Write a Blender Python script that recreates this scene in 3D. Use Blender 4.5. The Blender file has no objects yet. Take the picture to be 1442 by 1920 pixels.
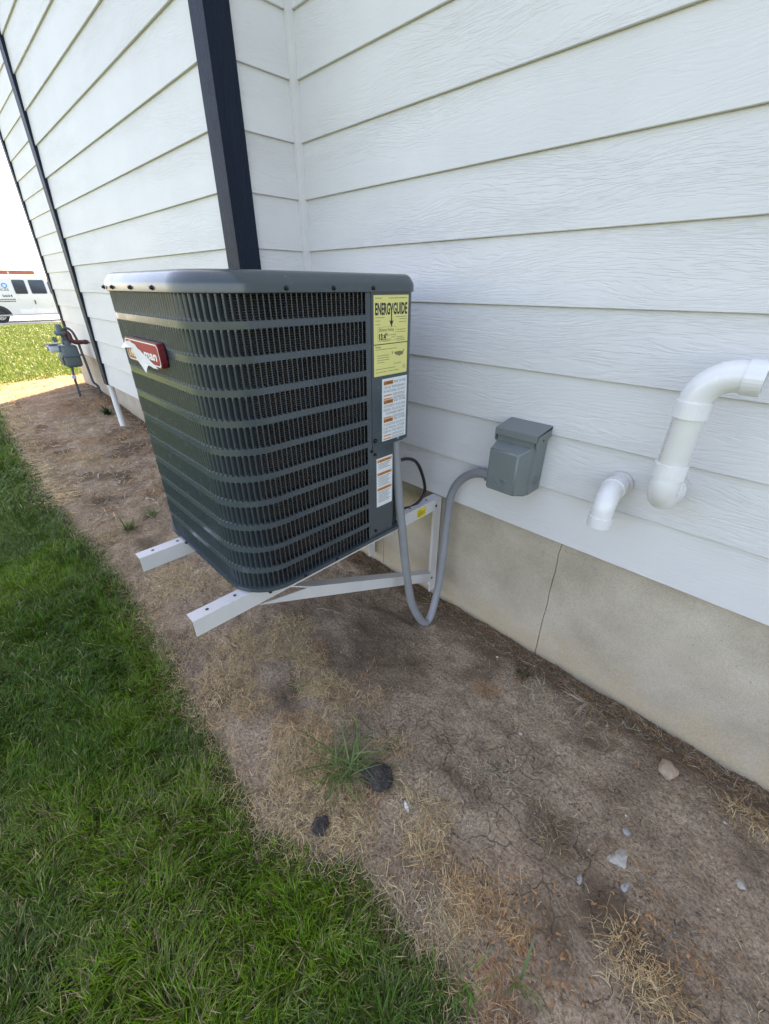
import bpy, bmesh, math, random
import numpy as np
from mathutils import Vector, Matrix
random.seed(7); rng = np.random.default_rng(11)
PI = math.pi
S = bpy.context.scene
COL = S.collection

# ------------------------------------------------------------------ camera
YAW, PITCH, ROLL = math.radians(-44.7026), math.radians(28.5654), math.radians(-0.2107)
CAM = Vector((1.7203, -1.2562, 0.7614))
fw = Vector((math.sin(YAW)*math.cos(PITCH), math.cos(YAW)*math.cos(PITCH), -math.sin(PITCH)))
rt = Vector((math.cos(YAW), -math.sin(YAW), 0)); dn = fw.cross(rt)
c_, s_ = math.cos(ROLL), math.sin(ROLL)
rt, dn = c_*rt + s_*dn, -s_*rt + c_*dn
cd = bpy.data.cameras.new('camera'); cam = bpy.data.objects.new('camera', cd); COL.objects.link(cam)
m = Matrix.Identity(4)
for i in range(3):
    m[i][0], m[i][1], m[i][2], m[i][3] = rt[i], -dn[i], -fw[i], CAM[i]
cam.matrix_world = m
cd.sensor_fit = 'HORIZONTAL'; cd.sensor_width = 36; cd.lens = 778.03/1442*36
cd.clip_start = 0.02; cd.clip_end = 2000
S.camera = cam

# ------------------------------------------------------------------ sky, sun, exposure
SUN_AZ = Vector((-0.66, 0.75)).normalized(); SUN_EL = math.radians(57)
w = bpy.data.worlds.new('World'); S.world = w; w.use_nodes = True
nt = w.node_tree; bg = nt.nodes['Background']
sky = nt.nodes.new('ShaderNodeTexSky'); sky.sky_type = 'NISHITA'; sky.sun_disc = False
sky.sun_elevation = SUN_EL; sky.sun_rotation = math.atan2(SUN_AZ.x, SUN_AZ.y)
sky.air_density = 0.8; sky.dust_density = 2.5; sky.ozone_density = 0.6; sky.altitude = 800
nt.links.new(sky.outputs[0], bg.inputs[0]); bg.inputs[1].default_value = 0.13
sl = bpy.data.lights.new('sun', 'SUN'); sl.energy = 3.7; sl.angle = math.radians(0.53); sl.color = (1, .94, .85)
so = bpy.data.objects.new('sun', sl); COL.objects.link(so)
sd = Vector((SUN_AZ.x*math.cos(SUN_EL), SUN_AZ.y*math.cos(SUN_EL), math.sin(SUN_EL)))
so.rotation_euler = sd.to_track_quat('Z', 'Y').to_euler(); so.location = (0, 0, 20)
S.view_settings.view_transform = 'Standard'; S.view_settings.look = 'None'
S.view_settings.exposure = 2.70; S.view_settings.use_white_balance = True; S.view_settings.white_balance_temperature = 8450; S.view_settings.white_balance_tint = 17
S.cycles.max_bounces = 6; S.cycles.diffuse_bounces = 3; S.cycles.glossy_bounces = 3; S.cycles.transmission_bounces = 3; S.cycles.caustics_reflective = False; S.cycles.caustics_refractive = False
S.view_settings.gamma = 1; S.view_settings.use_curve_mapping = False

# ------------------------------------------------------------------ helpers
class MB:
    def __init__(s): s.v = []; s.f = []; s.sm = []
    def add(s, vs, fs, smooth=False):
        o = len(s.v); s.v += [tuple(p) for p in vs]; s.f += [tuple(i+o for i in f) for f in fs]; s.sm += [smooth]*len(fs); return s
    def box(s, a, b, ch=0.0):
        x0, y0, z0 = [min(p, q) for p, q in zip(a, b)]; x1, y1, z1 = [max(p, q) for p, q in zip(a, b)]
        if ch <= 0:
            vs = [(x0,y0,z0),(x1,y0,z0),(x1,y1,z0),(x0,y1,z0),(x0,y0,z1),(x1,y0,z1),(x1,y1,z1),(x0,y1,z1)]
            return s.add(vs, [(0,3,2,1),(4,5,6,7),(0,1,5,4),(1,2,6,5),(2,3,7,6),(3,0,4,7)])
        bm = bmesh.new(); bmesh.ops.create_cube(bm, size=1)
        for v in bm.verts: v.co = Vector(((x0+x1)/2+v.co.x*(x1-x0), (y0+y1)/2+v.co.y*(y1-y0), (z0+z1)/2+v.co.z*(z1-z0)))
        bmesh.ops.bevel(bm, geom=bm.edges[:], offset=ch, segments=2, affect='EDGES', profile=.5)
        s.frombm(bm, False); return s
    def frombm(s, bm, smooth=False):
        bm.verts.index_update()
        s.add([v.co[:] for v in bm.verts], [[v.index for v in f.verts] for f in bm.faces], smooth); bm.free(); return s
    def prism(s, poly, mapf, d0, d1, smooth=False):      # poly (a,b); mapf(a,b,d)->xyz
        n = len(poly); vs = [mapf(a, b, d0) for a, b in poly]+[mapf(a, b, d1) for a, b in poly]
        s.add(vs, [tuple(range(n))[::-1], tuple(range(n, 2*n))], False)
        s.add(vs, [(i, (i+1) % n, n+(i+1) % n, n+i) for i in range(n)], smooth); return s
    def tube(s, pts, r, n=10, caps=True, smooth=True):
        P = [Vector(p) for p in pts]; R = r if hasattr(r, '__len__') else [r]*len(P)
        t = (P[1]-P[0]).normalized(); a = t.cross(Vector((0, 0, 1)))
        if a.length < 1e-3: a = t.cross(Vector((1, 0, 0)))
        a.normalize(); vs = []
        for i, p in enumerate(P):
            t = (P[min(i+1, len(P)-1)]-P[max(i-1, 0)]).normalized()
            a = (a-t*a.dot(t)).normalized(); b = t.cross(a)
            for k in range(n):
                q = 2*PI*k/n; vs.append(p+(a*math.cos(q)+b*math.sin(q))*R[i])
        fs = []
        for i in range(len(P)-1):
            for k in range(n): fs.append((i*n+k, i*n+(k+1) % n, (i+1)*n+(k+1) % n, (i+1)*n+k))
        s.add(vs, fs, smooth)
        if caps:
            L = (len(P)-1)*n; s.add(vs, [tuple(range(n))[::-1], tuple(range(L, L+n))], False)
        return s
    def cyl(s, p0, p1, r, n=16, caps=True): return s.tube([p0, p1], r, n, caps)
    def ring(s, center, axis, ro, ri, h, n=20):          # hollow collar
        C = Vector(center); ax = Vector(axis).normalized(); a = ax.orthogonal().normalized(); b = ax.cross(a); vs = []
        for (r, d) in ((ro, 0), (ro, h), (ri, h), (ri, 0)):
            for k in range(n):
                q = 2*PI*k/n; vs.append(C+ax*d+(a*math.cos(q)+b*math.sin(q))*r)
        return s.add(vs, [(j*n+k, j*n+(k+1) % n, ((j+1) % 4)*n+(k+1) % n, ((j+1) % 4)*n+k) for j in range(4) for k in range(n)], False)
    def sphere(s, c, r, n=10, sc=(1, 1, 1)):
        bm = bmesh.new(); bmesh.ops.create_uvsphere(bm, u_segments=n*2, v_segments=n, radius=r)
        for v in bm.verts: v.co = Vector((c[0]+v.co.x*sc[0], c[1]+v.co.y*sc[1], c[2]+v.co.z*sc[2]))
        return s.frombm(bm, True)
    def mesh(s, name):
        me = bpy.data.meshes.new(name); me.from_pydata(s.v, [], s.f)
        me.polygons.foreach_set('use_smooth', s.sm); me.update()
        bm = bmesh.new(); bm.from_mesh(me); bmesh.ops.recalc_face_normals(bm, faces=bm.faces); bm.to_mesh(me); bm.free()
        return me
    def build(s, name, mat, parent=None, auto=None):
        me = s.mesh(name); me.materials.append(mat)
        if auto: smooth_by_angle(me, auto)
        return link(name, me, parent)
def smooth_by_angle(me, deg):
    bm = bmesh.new(); bm.from_mesh(me)
    for f in bm.faces: f.smooth = True
    for e in bm.edges: e.smooth = len(e.link_faces) == 2 and e.calc_face_angle(0) < math.radians(deg)
    bm.to_mesh(me); bm.free()
def link(name, me, parent=None):
    o = bpy.data.objects.new(name, me); COL.objects.link(o)
    if parent is not None:
        o.parent = parent; o.matrix_parent_inverse = PINV.get(parent.name, Matrix.Identity(4))
    return o
PINV = {}
def thing(name, label, cat, loc=(0, 0, 0), group=None):
    o = bpy.data.objects.new(name, None); COL.objects.link(o); o.location = loc; o.empty_display_size = .1
    PINV[o.name] = Matrix.Translation(-Vector(loc))
    return tag(o, label, cat, group)
def tag(o, label, cat, group=None):
    o['label'] = label; o['category'] = cat
    if group: o['group'] = group
    return o

def N(nt, t, **kw):
    n = nt.nodes.new(t)
    for k, v in kw.items():
        if k.startswith('i_'): n.inputs[k[2:].replace('_', ' ')].default_value = v
        else: setattr(n, k, v)
    return n
def newmat(name, col=(.5, .5, .5), rough=.5, metal=0, coat=0, spec=.5, mottle=0, mscale=8, bump=0, bscale=60, transl=0):
    M = bpy.data.materials.new(name); M.use_nodes = True; nt = M.node_tree; b = nt.nodes['Principled BSDF']
    b.inputs['Base Color'].default_value = (*col, 1); b.inputs['Roughness'].default_value = rough
    b.inputs['Metallic'].default_value = metal; b.inputs['Coat Weight'].default_value = coat
    b.inputs['Coat Roughness'].default_value = .12; b.inputs['Specular IOR Level'].default_value = spec
    tc = N(nt, 'ShaderNodeTexCoord')
    if mottle:
        n = N(nt, 'ShaderNodeTexNoise', i_Scale=mscale, i_Detail=5, i_Roughness=.6); nt.links.new(tc.outputs['Object'], n.inputs['Vector'])
        r = N(nt, 'ShaderNodeMapRange', i_From_Min=.3, i_From_Max=.7, i_To_Min=1-mottle, i_To_Max=1+mottle); nt.links.new(n.outputs['Fac'], r.inputs['Value'])
        mx = N(nt, 'ShaderNodeVectorMath', operation='SCALE'); mx.inputs[0].default_value = col; nt.links.new(r.outputs[0], mx.inputs['Scale'])
        nt.links.new(mx.outputs[0], b.inputs['Base Color'])
        r2 = N(nt, 'ShaderNodeMapRange', i_From_Min=.3, i_From_Max=.7, i_To_Min=max(rough-.06, .02), i_To_Max=min(rough+.08, 1)); nt.links.new(n.outputs['Fac'], r2.inputs['Value'])
        nt.links.new(r2.outputs[0], b.inputs['Roughness'])
    if bump:
        n = N(nt, 'ShaderNodeTexNoise', i_Scale=bscale, i_Detail=4); nt.links.new(tc.outputs['Object'], n.inputs['Vector'])
        bp = N(nt, 'ShaderNodeBump', i_Strength=bump, i_Distance=.002); nt.links.new(n.outputs['Fac'], bp.inputs['Height']); nt.links.new(bp.outputs[0], b.inputs['Normal'])
    return M
def wood_emboss(name, col, strength, rough=.5, coarse=1.0, depth=.0016, vertical=False):
    M = newmat(name, col, rough, spec=.12 if vertical else .4); nt = M.node_tree; b = nt.nodes['Principled BSDF']; L = nt.links
    tc = N(nt, 'ShaderNodeTexCoord'); oi = N(nt, 'ShaderNodeObjectInfo')
    rv = N(nt, 'ShaderNodeCombineXYZ'); 
    m1 = N(nt, 'ShaderNodeMath', operation='MULTIPLY'); m1.inputs[1].default_value = 37.0; L.new(oi.outputs['Random'], m1.inputs[0])
    m2 = N(nt, 'ShaderNodeMath', operation='MULTIPLY'); m2.inputs[1].default_value = 11.0; L.new(oi.outputs['Random'], m2.inputs[0])
    L.new(m1.outputs[0], rv.inputs[0]); L.new(m2.outputs[0], rv.inputs[1])
    src = tc.outputs['Object']
    if vertical:
        sv_ = N(nt, 'ShaderNodeSeparateXYZ'); L.new(src, sv_.inputs[0]); sm_ = N(nt, 'ShaderNodeMath', operation='ADD'); L.new(sv_.outputs[0], sm_.inputs[0]); L.new(sv_.outputs[1], sm_.inputs[1])
        cv_ = N(nt, 'ShaderNodeCombineXYZ'); L.new(sv_.outputs[2], cv_.inputs[0]); L.new(sm_.outputs[0], cv_.inputs[2]); src = cv_.outputs[0]
    ad = N(nt, 'ShaderNodeVectorMath', operation='ADD'); L.new(src, ad.inputs[0]); L.new(rv.outputs[0], ad.inputs[1])
    # low-frequency warp of the grain (swirls and cathedrals)
    mp = N(nt, 'ShaderNodeMapping'); mp.inputs['Scale'].default_value = (2.1, 1, 9); L.new(ad.outputs[0], mp.inputs['Vector'])
    n1 = N(nt, 'ShaderNodeTexNoise', i_Scale=1.0, i_Detail=1.0, i_Roughness=.45); L.new(mp.outputs[0], n1.inputs['Vector'])
    sp = N(nt, 'ShaderNodeSeparateXYZ'); L.new(ad.outputs[0], sp.inputs[0])
    zz = N(nt, 'ShaderNodeMath', operation='MULTIPLY'); zz.inputs[1].default_value = 215*coarse; L.new(sp.outputs['Z'], zz.inputs[0])
    ww = N(nt, 'ShaderNodeMath', operation='MULTIPLY_ADD'); ww.inputs[1].default_value = 27.0; L.new(n1.outputs['Fac'], ww.inputs[0]); L.new(zz.outputs[0], ww.inputs[2])
    xx = N(nt, 'ShaderNodeMath', operation='MULTIPLY'); xx.inputs[1].default_value = 17.0; L.new(sp.outputs['X'], xx.inputs[0])
    cb = N(nt, 'ShaderNodeCombineXYZ'); L.new(xx.outputs[0], cb.inputs[0]); L.new(ww.outputs[0], cb.inputs[2]); L.new(sp.outputs['Y'], cb.inputs[1])
    n2 = N(nt, 'ShaderNodeTexNoise', i_Scale=1.0, i_Detail=2.5, i_Roughness=.55); L.new(cb.outputs[0], n2.inputs['Vector'])
    r2 = N(nt, 'ShaderNodeMapRange', interpolation_type='SMOOTHSTEP', i_From_Min=.40, i_From_Max=.54); L.new(n2.outputs['Fac'], r2.inputs['Value'])
    # areas with more and with less relief
    mp3 = N(nt, 'ShaderNodeMapping'); mp3.inputs['Scale'].default_value = (1.3, 1, 6); L.new(ad.outputs[0], mp3.inputs['Vector'])
    n3 = N(nt, 'ShaderNodeTexNoise', i_Scale=1.0, i_Detail=0.0); L.new(mp3.outputs[0], n3.inputs['Vector'])
    r3 = N(nt, 'ShaderNodeMapRange', i_From_Min=.34, i_From_Max=.66, i_To_Min=.25, i_To_Max=1.0); L.new(n3.outputs['Fac'], r3.inputs['Value'])
    hh = N(nt, 'ShaderNodeMath', operation='MULTIPLY'); L.new(r2.outputs[0], hh.inputs[0]); L.new(r3.outputs[0], hh.inputs[1])
    nf = N(nt, 'ShaderNodeTexNoise', i_Scale=420.0, i_Detail=0.0); L.new(tc.outputs['Object'], nf.inputs['Vector'])
    h2 = N(nt, 'ShaderNodeMath', operation='MULTIPLY_ADD'); h2.inputs[1].default_value = .22; L.new(nf.outputs['Fac'], h2.inputs[0]); L.new(hh.outputs[0], h2.inputs[2])
    bp = N(nt, 'ShaderNodeBump', i_Strength=strength, i_Distance=depth); L.new(h2.outputs[0], bp.inputs['Height']); L.new(bp.outputs[0], b.inputs['Normal'])
    # faint dirt
    nd = N(nt, 'ShaderNodeTexNoise', i_Scale=1.7, i_Detail=6.0, i_Roughness=.65); L.new(ad.outputs[0], nd.inputs['Vector'])
    rd = N(nt, 'ShaderNodeMapRange', i_From_Min=.35, i_From_Max=.7, i_To_Min=1.02, i_To_Max=.93); L.new(nd.outputs['Fac'], rd.inputs['Value'])
    rr = N(nt, 'ShaderNodeMath', operation='MULTIPLY_ADD'); rr.inputs[1].default_value = .05; rr.inputs[2].default_value = .975; L.new(oi.outputs['Random'], rr.inputs[0])
    r4 = N(nt, 'ShaderNodeMath', operation='MULTIPLY'); L.new(rd.outputs[0], r4.inputs[0]); L.new(rr.outputs[0], r4.inputs[1])
    sc = N(nt, 'ShaderNodeVectorMath', operation='SCALE'); sc.inputs[0].default_value = col; L.new(r4.outputs[0], sc.inputs['Scale']); L.new(sc.outputs[0], b.inputs['Base Color'])
    return M

# numpy value noise
_tab = rng.random((256, 256))
def vnoise(x, y):
    xi = np.floor(x).astype(int); yi = np.floor(y).astype(int); fx = x-xi; fy = y-yi
    fx = fx*fx*(3-2*fx); fy = fy*fy*(3-2*fy)
    a = _tab[xi & 255, yi & 255]; b = _tab[(xi+1) & 255, yi & 255]; c = _tab[xi & 255, (yi+1) & 255]; d = _tab[(xi+1) & 255, (yi+1) & 255]
    return (a*(1-fx)+b*fx)*(1-fy)+(c*(1-fx)+d*fx)*fy
def fbm(x, y, o=4):
    s = 0; a = .5
    for i in range(o): s = s+a*vnoise(x*2**i+13.7*i, y*2**i+7.1*i); a *= .5
    return s/(1-.5**o)
def lerp(x, xs, ys): return np.interp(x, xs, ys)

# ------------------------------------------------------------------ materials
M_side = wood_emboss('painted_siding', (.66, .645, .625), .52, .52)
M_trimw = newmat('white_trim_paint', (.66, .645, .62), .5, mottle=.04, bump=.1, bscale=90)
M_black = wood_emboss('black_trim_paint', (.012, .019, .034), .9, .5, 1.2, .0014, vertical=True)
M_sheath = newmat('sheathing', (.45, .40, .32), .8)
M_metal = newmat('dark_painted_steel', (.056, .071, .078), .2, coat=.12, mottle=.05, mscale=14, bump=.02, bscale=30)
M_slat = newmat('louver_steel', (.042, .054, .061), .22, coat=.25, mottle=.06, mscale=30)
M_screw = newmat('screw_steel', (.02, .022, .025), .35, metal=.6)
M_inner = newmat('inner_black', (.012, .012, .012), .8)
M_bracket = newmat('bracket_paint', (.62, .60, .575), .38, mottle=.05, mscale=9)
M_hole = newmat('hole_dark', (.05, .045, .04), .8)
M_conduit = newmat('grey_conduit', (.23, .235, .245), .42, mottle=.05, mscale=20)
M_cable = newmat('black_cable', (.012, .012, .013), .5)
M_box = newmat('grey_box_paint', (.155, .178, .175), .36, mottle=.05, mscale=16, bump=.05, bscale=250)
M_pvc = newmat('white_pvc', (.74, .73, .71), .24, mottle=.03, mscale=12, coat=.2)
M_pvcd = newmat('white_pvc_old', (.66, .645, .60), .3, mottle=.04, mscale=12)
M_caulk = newmat('caulk', (.62, .595, .55), .6)
M_yel = newmat('yellow_label', (.72, .66, .24), .5)
M_wlab = newmat('white_label', (.70, .72, .73), .45)
M_ink = newmat('black_ink', (.02, .02, .02), .6)
M_ink2 = newmat('grey_ink', (.14, .14, .13), .6)
M_ink3 = newmat('olive_ink', (.20, .18, .07), .6)
M_org = newmat('orange_ink', (.62, .22, .05), .55)
M_red = newmat('badge_red', (.36, .018, .025), .5, spec=.3)
M_redd = newmat('badge_edge', (.16, .01, .02), .3, coat=.3)
M_wht = newmat('badge_white', (.8, .8, .8), .35)
M_gold = newmat('badge_gold', (.72, .55, .22), .4)
M_stick = newmat('yellow_sticker', (.75, .60, .02), .5)
M_valve = newmat('red_cap', (.35, .02, .02), .5)

def film_mat():
    M = newmat('torn_film', (.78, .78, .82), .35); b = M.node_tree.nodes['Principled BSDF']
    b.inputs['Alpha'].default_value = .8; return M
M_film = film_mat()

def coil_mat():
    M = newmat('coil_fins', (.03, .026, .023), .55); nt = M.node_tree; L = nt.links; b = nt.nodes['Principled BSDF']
    tc = N(nt, 'ShaderNodeTexCoord'); sp = N(nt, 'ShaderNodeSeparateXYZ'); L.new(tc.outputs['Object'], sp.inputs[0])
    mu = N(nt, 'ShaderNodeMath', operation='MULTIPLY'); mu.inputs[1].default_value = 2*PI/.0052; L.new(sp.outputs['Z'], mu.inputs[0])
    si = N(nt, 'ShaderNodeMath', operation='SINE'); L.new(mu.outputs[0], si.inputs[0])
    no = N(nt, 'ShaderNodeTexNoise', i_Scale=14.0, i_Detail=4.0); L.new(tc.outputs['Object'], no.inputs['Vector'])
    rp = N(nt, 'ShaderNodeMapRange', i_From_Min=.2, i_From_Max=1.0); L.new(si.outputs[0], rp.inputs['Value'])
    mm = N(nt, 'ShaderNodeMath', operation='MULTIPLY'); L.new(rp.outputs[0], mm.inputs[0]); L.new(no.outputs['Fac'], mm.inputs[1])
    mx = N(nt, 'ShaderNodeMix', data_type='RGBA'); mx.inputs['A'].default_value = (.014, .013, .012, 1); mx.inputs['B'].default_value = (.30, .25, .21, 1)
    L.new(mm.outputs[0], mx.inputs['Factor']); L.new(mx.outputs['Result'], b.inputs['Base Color'])
    bp = N(nt, 'ShaderNodeBump', i_Strength=.6, i_Distance=.002); L.new(si.outputs[0], bp.inputs['Height']); L.new(bp.outputs[0], b.inputs['Normal'])
    return M
M_coil = coil_mat()

def concrete_mat():
    M = newmat('concrete', (.36, .335, .29), .85); nt = M.node_tree; L = nt.links; b = nt.nodes['Principled BSDF']
    tc = N(nt, 'ShaderNodeTexCoord'); V = tc.outputs['Object']
    n1 = N(nt, 'ShaderNodeTexNoise', i_Scale=3.2, i_Detail=8.0, i_Roughness=.62); L.new(V, n1.inputs['Vector'])
    cr = N(nt, 'ShaderNodeValToRGB'); e = cr.color_ramp.elements
    e[0].position = .3; e[0].color = (.33, .275, .205, 1); e[1].position = .70; e[1].color = (.525, .455, .36, 1); L.new(n1.outputs['Fac'], cr.inputs[0])
    # rusty soil splash along the foot of the wall: a stain that thins upward
    sp = N(nt, 'ShaderNodeSeparateXYZ'); L.new(V, sp.inputs[0])
    n2 = N(nt, 'ShaderNodeTexNoise', i_Scale=9.0, i_Detail=6.0, i_Roughness=.7); L.new(V, n2.inputs['Vector'])
    zz = N(nt, 'ShaderNodeMath', operation='MULTIPLY_ADD'); zz.inputs[1].default_value = .34; L.new(n2.outputs['Fac'], zz.inputs[0]); L.new(sp.outputs['Z'], zz.inputs[2])
    rz = N(nt, 'ShaderNodeMapRange', interpolation_type='SMOOTHSTEP', i_From_Min=-.36, i_From_Max=-.16, i_To_Min=.8, i_To_Max=0.0); L.new(zz.outputs[0], rz.inputs['Value'])
    mx = N(nt, 'ShaderNodeMix', data_type='RGBA'); mx.inputs['B'].default_value = (.44, .345, .225, 1); L.new(rz.outputs[0], mx.inputs['Factor']); L.new(cr.outputs[0], mx.inputs['A'])
    # pits
    n3 = N(nt, 'ShaderNodeTexNoise', i_Scale=95.0, i_Detail=3.0, i_Roughness=.6); L.new(V, n3.inputs['Vector'])
    rp = N(nt, 'ShaderNodeMapRange', i_From_Min=.24, i_From_Max=.33); L.new(n3.outputs['Fac'], rp.inputs['Value'])
    n4 = N(nt, 'ShaderNodeTexNoise', i_Scale=260.0, i_Detail=2.0); L.new(V, n4.inputs['Vector'])
    r4 = N(nt, 'ShaderNodeMapRange', i_From_Min=.3, i_From_Max=.7, i_To_Min=.87, i_To_Max=1.11); L.new(n4.outputs['Fac'], r4.inputs['Value'])
    sc = N(nt, 'ShaderNodeVectorMath', operation='SCALE'); L.new(mx.outputs['Result'], sc.inputs[0]); L.new(r4.outputs[0], sc.inputs['Scale'])
    L.new(sc.outputs[0], b.inputs['Base Color'])
    ah = N(nt, 'ShaderNodeMath', operation='MULTIPLY_ADD'); ah.inputs[1].default_value = .25; L.new(n4.outputs['Fac'], ah.inputs[0]); L.new(rp.outputs[0], ah.inputs[2])
    bp = N(nt, 'ShaderNodeBump', i_Strength=.7, i_Distance=.0025); L.new(ah.outputs[0], bp.inputs['Height']); L.new(bp.outputs[0], b.inputs['Normal'])
    return M
M_conc = concrete_mat()

def soil_mat():
    M = newmat('soil', (.2, .16, .13), .92, spec=.2); nt = M.node_tree; L = nt.links; b = nt.nodes['Principled BSDF']
    tc = N(nt, 'ShaderNodeTexCoord'); V = tc.outputs['Object']
    at = N(nt, 'ShaderNodeAttribute', attribute_name='mix')     # r turf, g moist humus plus painted shade, b reddish litter
    sp = N(nt, 'ShaderNodeSeparateColor'); L.new(at.outputs['Color'], sp.inputs[0])
    n1 = N(nt, 'ShaderNodeTexNoise', i_Scale=5.0, i_Detail=9.0, i_Roughness=.68); L.new(V, n1.inputs['Vector'])
    cr = N(nt, 'ShaderNodeValToRGB'); e = cr.color_ramp.elements
    e[0].position = .30; e[0].color = (.245, .172, .112, 1); e[1].position = .70; e[1].color = (.52, .385, .262, 1); L.new(n1.outputs['Fac'], cr.inputs[0])
    n2 = N(nt, 'ShaderNodeTexNoise', i_Scale=130.0, i_Detail=4.0, i_Roughness=.7); L.new(V, n2.inputs['Vector'])
    r2 = N(nt, 'ShaderNodeMapRange', i_From_Min=.28, i_From_Max=.72, i_To_Min=.32, i_To_Max=1.6); L.new(n2.outputs['Fac'], r2.inputs['Value'])
    sc = N(nt, 'ShaderNodeVectorMath', operation='SCALE'); L.new(cr.outputs[0], sc.inputs[0]); L.new(r2.outputs[0], sc.inputs['Scale'])
    def mix(fac, a, colr):
        x = N(nt, 'ShaderNodeMix', data_type='RGBA'); L.new(fac, x.inputs['Factor']); L.new(a, x.inputs['A'])
        if isinstance(colr, tuple): x.inputs['B'].default_value = (*colr, 1)
        else: L.new(colr, x.inputs['B'])
        return x.outputs['Result']
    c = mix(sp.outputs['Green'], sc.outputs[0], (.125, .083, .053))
    c = mix(sp.outputs['Blue'], c, (.25, .14, .08))
    n5 = N(nt, 'ShaderNodeTexNoise', i_Scale=2.2, i_Detail=9.0, i_Roughness=.75); L.new(V, n5.inputs['Vector'])
    cg = N(nt, 'ShaderNodeValToRGB'); e = cg.color_ramp.elements
    e[0].position = .33; e[0].color = (.045, .06, .016, 1); e[1].position = .68; e[1].color = (.10, .13, .03, 1); L.new(n5.outputs['Fac'], cg.inputs[0])
    c = mix(sp.outputs['Red'], c, cg.outputs[0])
    # tiny pale grit
    vo = N(nt, 'ShaderNodeTexVoronoi', i_Scale=75.0, i_Randomness=1.0); L.new(V, vo.inputs['Vector'])
    rv = N(nt, 'ShaderNodeMapRange', i_From_Min=.10, i_From_Max=.16, i_To_Min=1.0, i_To_Max=0.0); L.new(vo.outputs['Distance'], rv.inputs['Value'])
    sv = N(nt, 'ShaderNodeSeparateColor'); L.new(vo.outputs['Color'], sv.inputs[0])
    gt = N(nt, 'ShaderNodeMath', operation='GREATER_THAN'); gt.inputs[1].default_value = .80; L.new(sv.outputs[0], gt.inputs[0])
    mg = N(nt, 'ShaderNodeMath', operation='MULTIPLY'); L.new(rv.outputs[0], mg.inputs[0]); L.new(gt.outputs[0], mg.inputs[1])
    inv = N(nt, 'ShaderNodeMath', operation='SUBTRACT'); inv.inputs[0].default_value = 1; L.new(sp.outputs['Red'], inv.inputs[1])
    mg2 = N(nt, 'ShaderNodeMath', operation='MULTIPLY'); L.new(mg.outputs[0], mg2.inputs[0]); L.new(inv.outputs[0], mg2.inputs[1])
    c = mix(mg2.outputs[0], c, (.42, .37, .31))
    L.new(c, b.inputs['Base Color'])
    # cracks + grain relief
    nw = N(nt, 'ShaderNodeTexNoise', i_Scale=9.0, i_Detail=4.0); L.new(V, nw.inputs['Vector'])
    wv = N(nt, 'ShaderNodeVectorMath', operation='SCALE'); wv.inputs['Scale'].default_value = .16; L.new(nw.outputs['Color'], wv.inputs[0])
    av = N(nt, 'ShaderNodeVectorMath', operation='ADD'); L.new(V, av.inputs[0]); L.new(wv.outputs[0], av.inputs[1])
    vc = N(nt, 'ShaderNodeTexVoronoi', feature='DISTANCE_TO_EDGE', i_Scale=11.0); L.new(av.outputs[0], vc.inputs['Vector'])
    rc = N(nt, 'ShaderNodeMapRange', i_From_Min=.0, i_From_Max=.022); L.new(vc.outputs['Distance'], rc.inputs['Value'])
    nm = N(nt, 'ShaderNodeTexNoise', i_Scale=3.0, i_Detail=3.0); L.new(V, nm.inputs['Vector'])
    rm = N(nt, 'ShaderNodeMapRange', i_From_Min=.48, i_From_Max=.6); L.new(nm.outputs['Fac'], rm.inputs['Value'])
    ic = N(nt, 'ShaderNodeMath', operation='SUBTRACT'); ic.inputs[0].default_value = 1; L.new(rc.outputs[0], ic.inputs[1])
    cm = N(nt, 'ShaderNodeMath', operation='MULTIPLY'); L.new(ic.outputs[0], cm.inputs[0]); L.new(rm.outputs[0], cm.inputs[1])
    h1 = N(nt, 'ShaderNodeMath', operation='MULTIPLY_ADD'); h1.inputs[1].default_value = -.8; L.new(cm.outputs[0], h1.inputs[0]); L.new(n2.outputs['Fac'], h1.inputs[2])
    n6 = N(nt, 'ShaderNodeTexNoise', i_Scale=38.0, i_Detail=5.0, i_Roughness=.65); L.new(V, n6.inputs['Vector'])
    h2 = N(nt, 'ShaderNodeMath', operation='MULTIPLY_ADD'); h2.inputs[1].default_value = 1.6; L.new(n6.outputs['Fac'], h2.inputs[0]); L.new(h1.outputs[0], h2.inputs[2])
    bp = N(nt, 'ShaderNodeBump', i_Strength=1.0, i_Distance=.009); L.new(h2.outputs[0], bp.inputs['Height']); L.new(bp.outputs[0], b.inputs['Normal'])
    return M
M_soil = soil_mat()
def leaf_mat(name, transl=.35, rough=.5):
    M = bpy.data.materials.new(name); M.use_nodes = True; nt = M.node_tree; L = nt.links; b = nt.nodes['Principled BSDF']
    at = N(nt, 'ShaderNodeAttribute', attribute_name='col'); L.new(at.outputs['Color'], b.inputs['Base Color']); b.inputs['Roughness'].default_value = rough
    b.inputs['Specular IOR Level'].default_value = .35
    tr = N(nt, 'ShaderNodeBsdfTranslucent'); L.new(at.outputs['Color'], tr.inputs['Color'])
    ms = N(nt, 'ShaderNodeMixShader'); ms.inputs[0].default_value = transl; L.new(b.outputs[0], ms.inputs[1]); L.new(tr.outputs[0], ms.inputs[2])
    L.new(ms.outputs[0], nt.nodes['Material Output'].inputs['Surface']); return M
M_grass = leaf_mat('grass_blades', .3, .42)
M_straw = leaf_mat('dry_straw', .12, .7)

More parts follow.
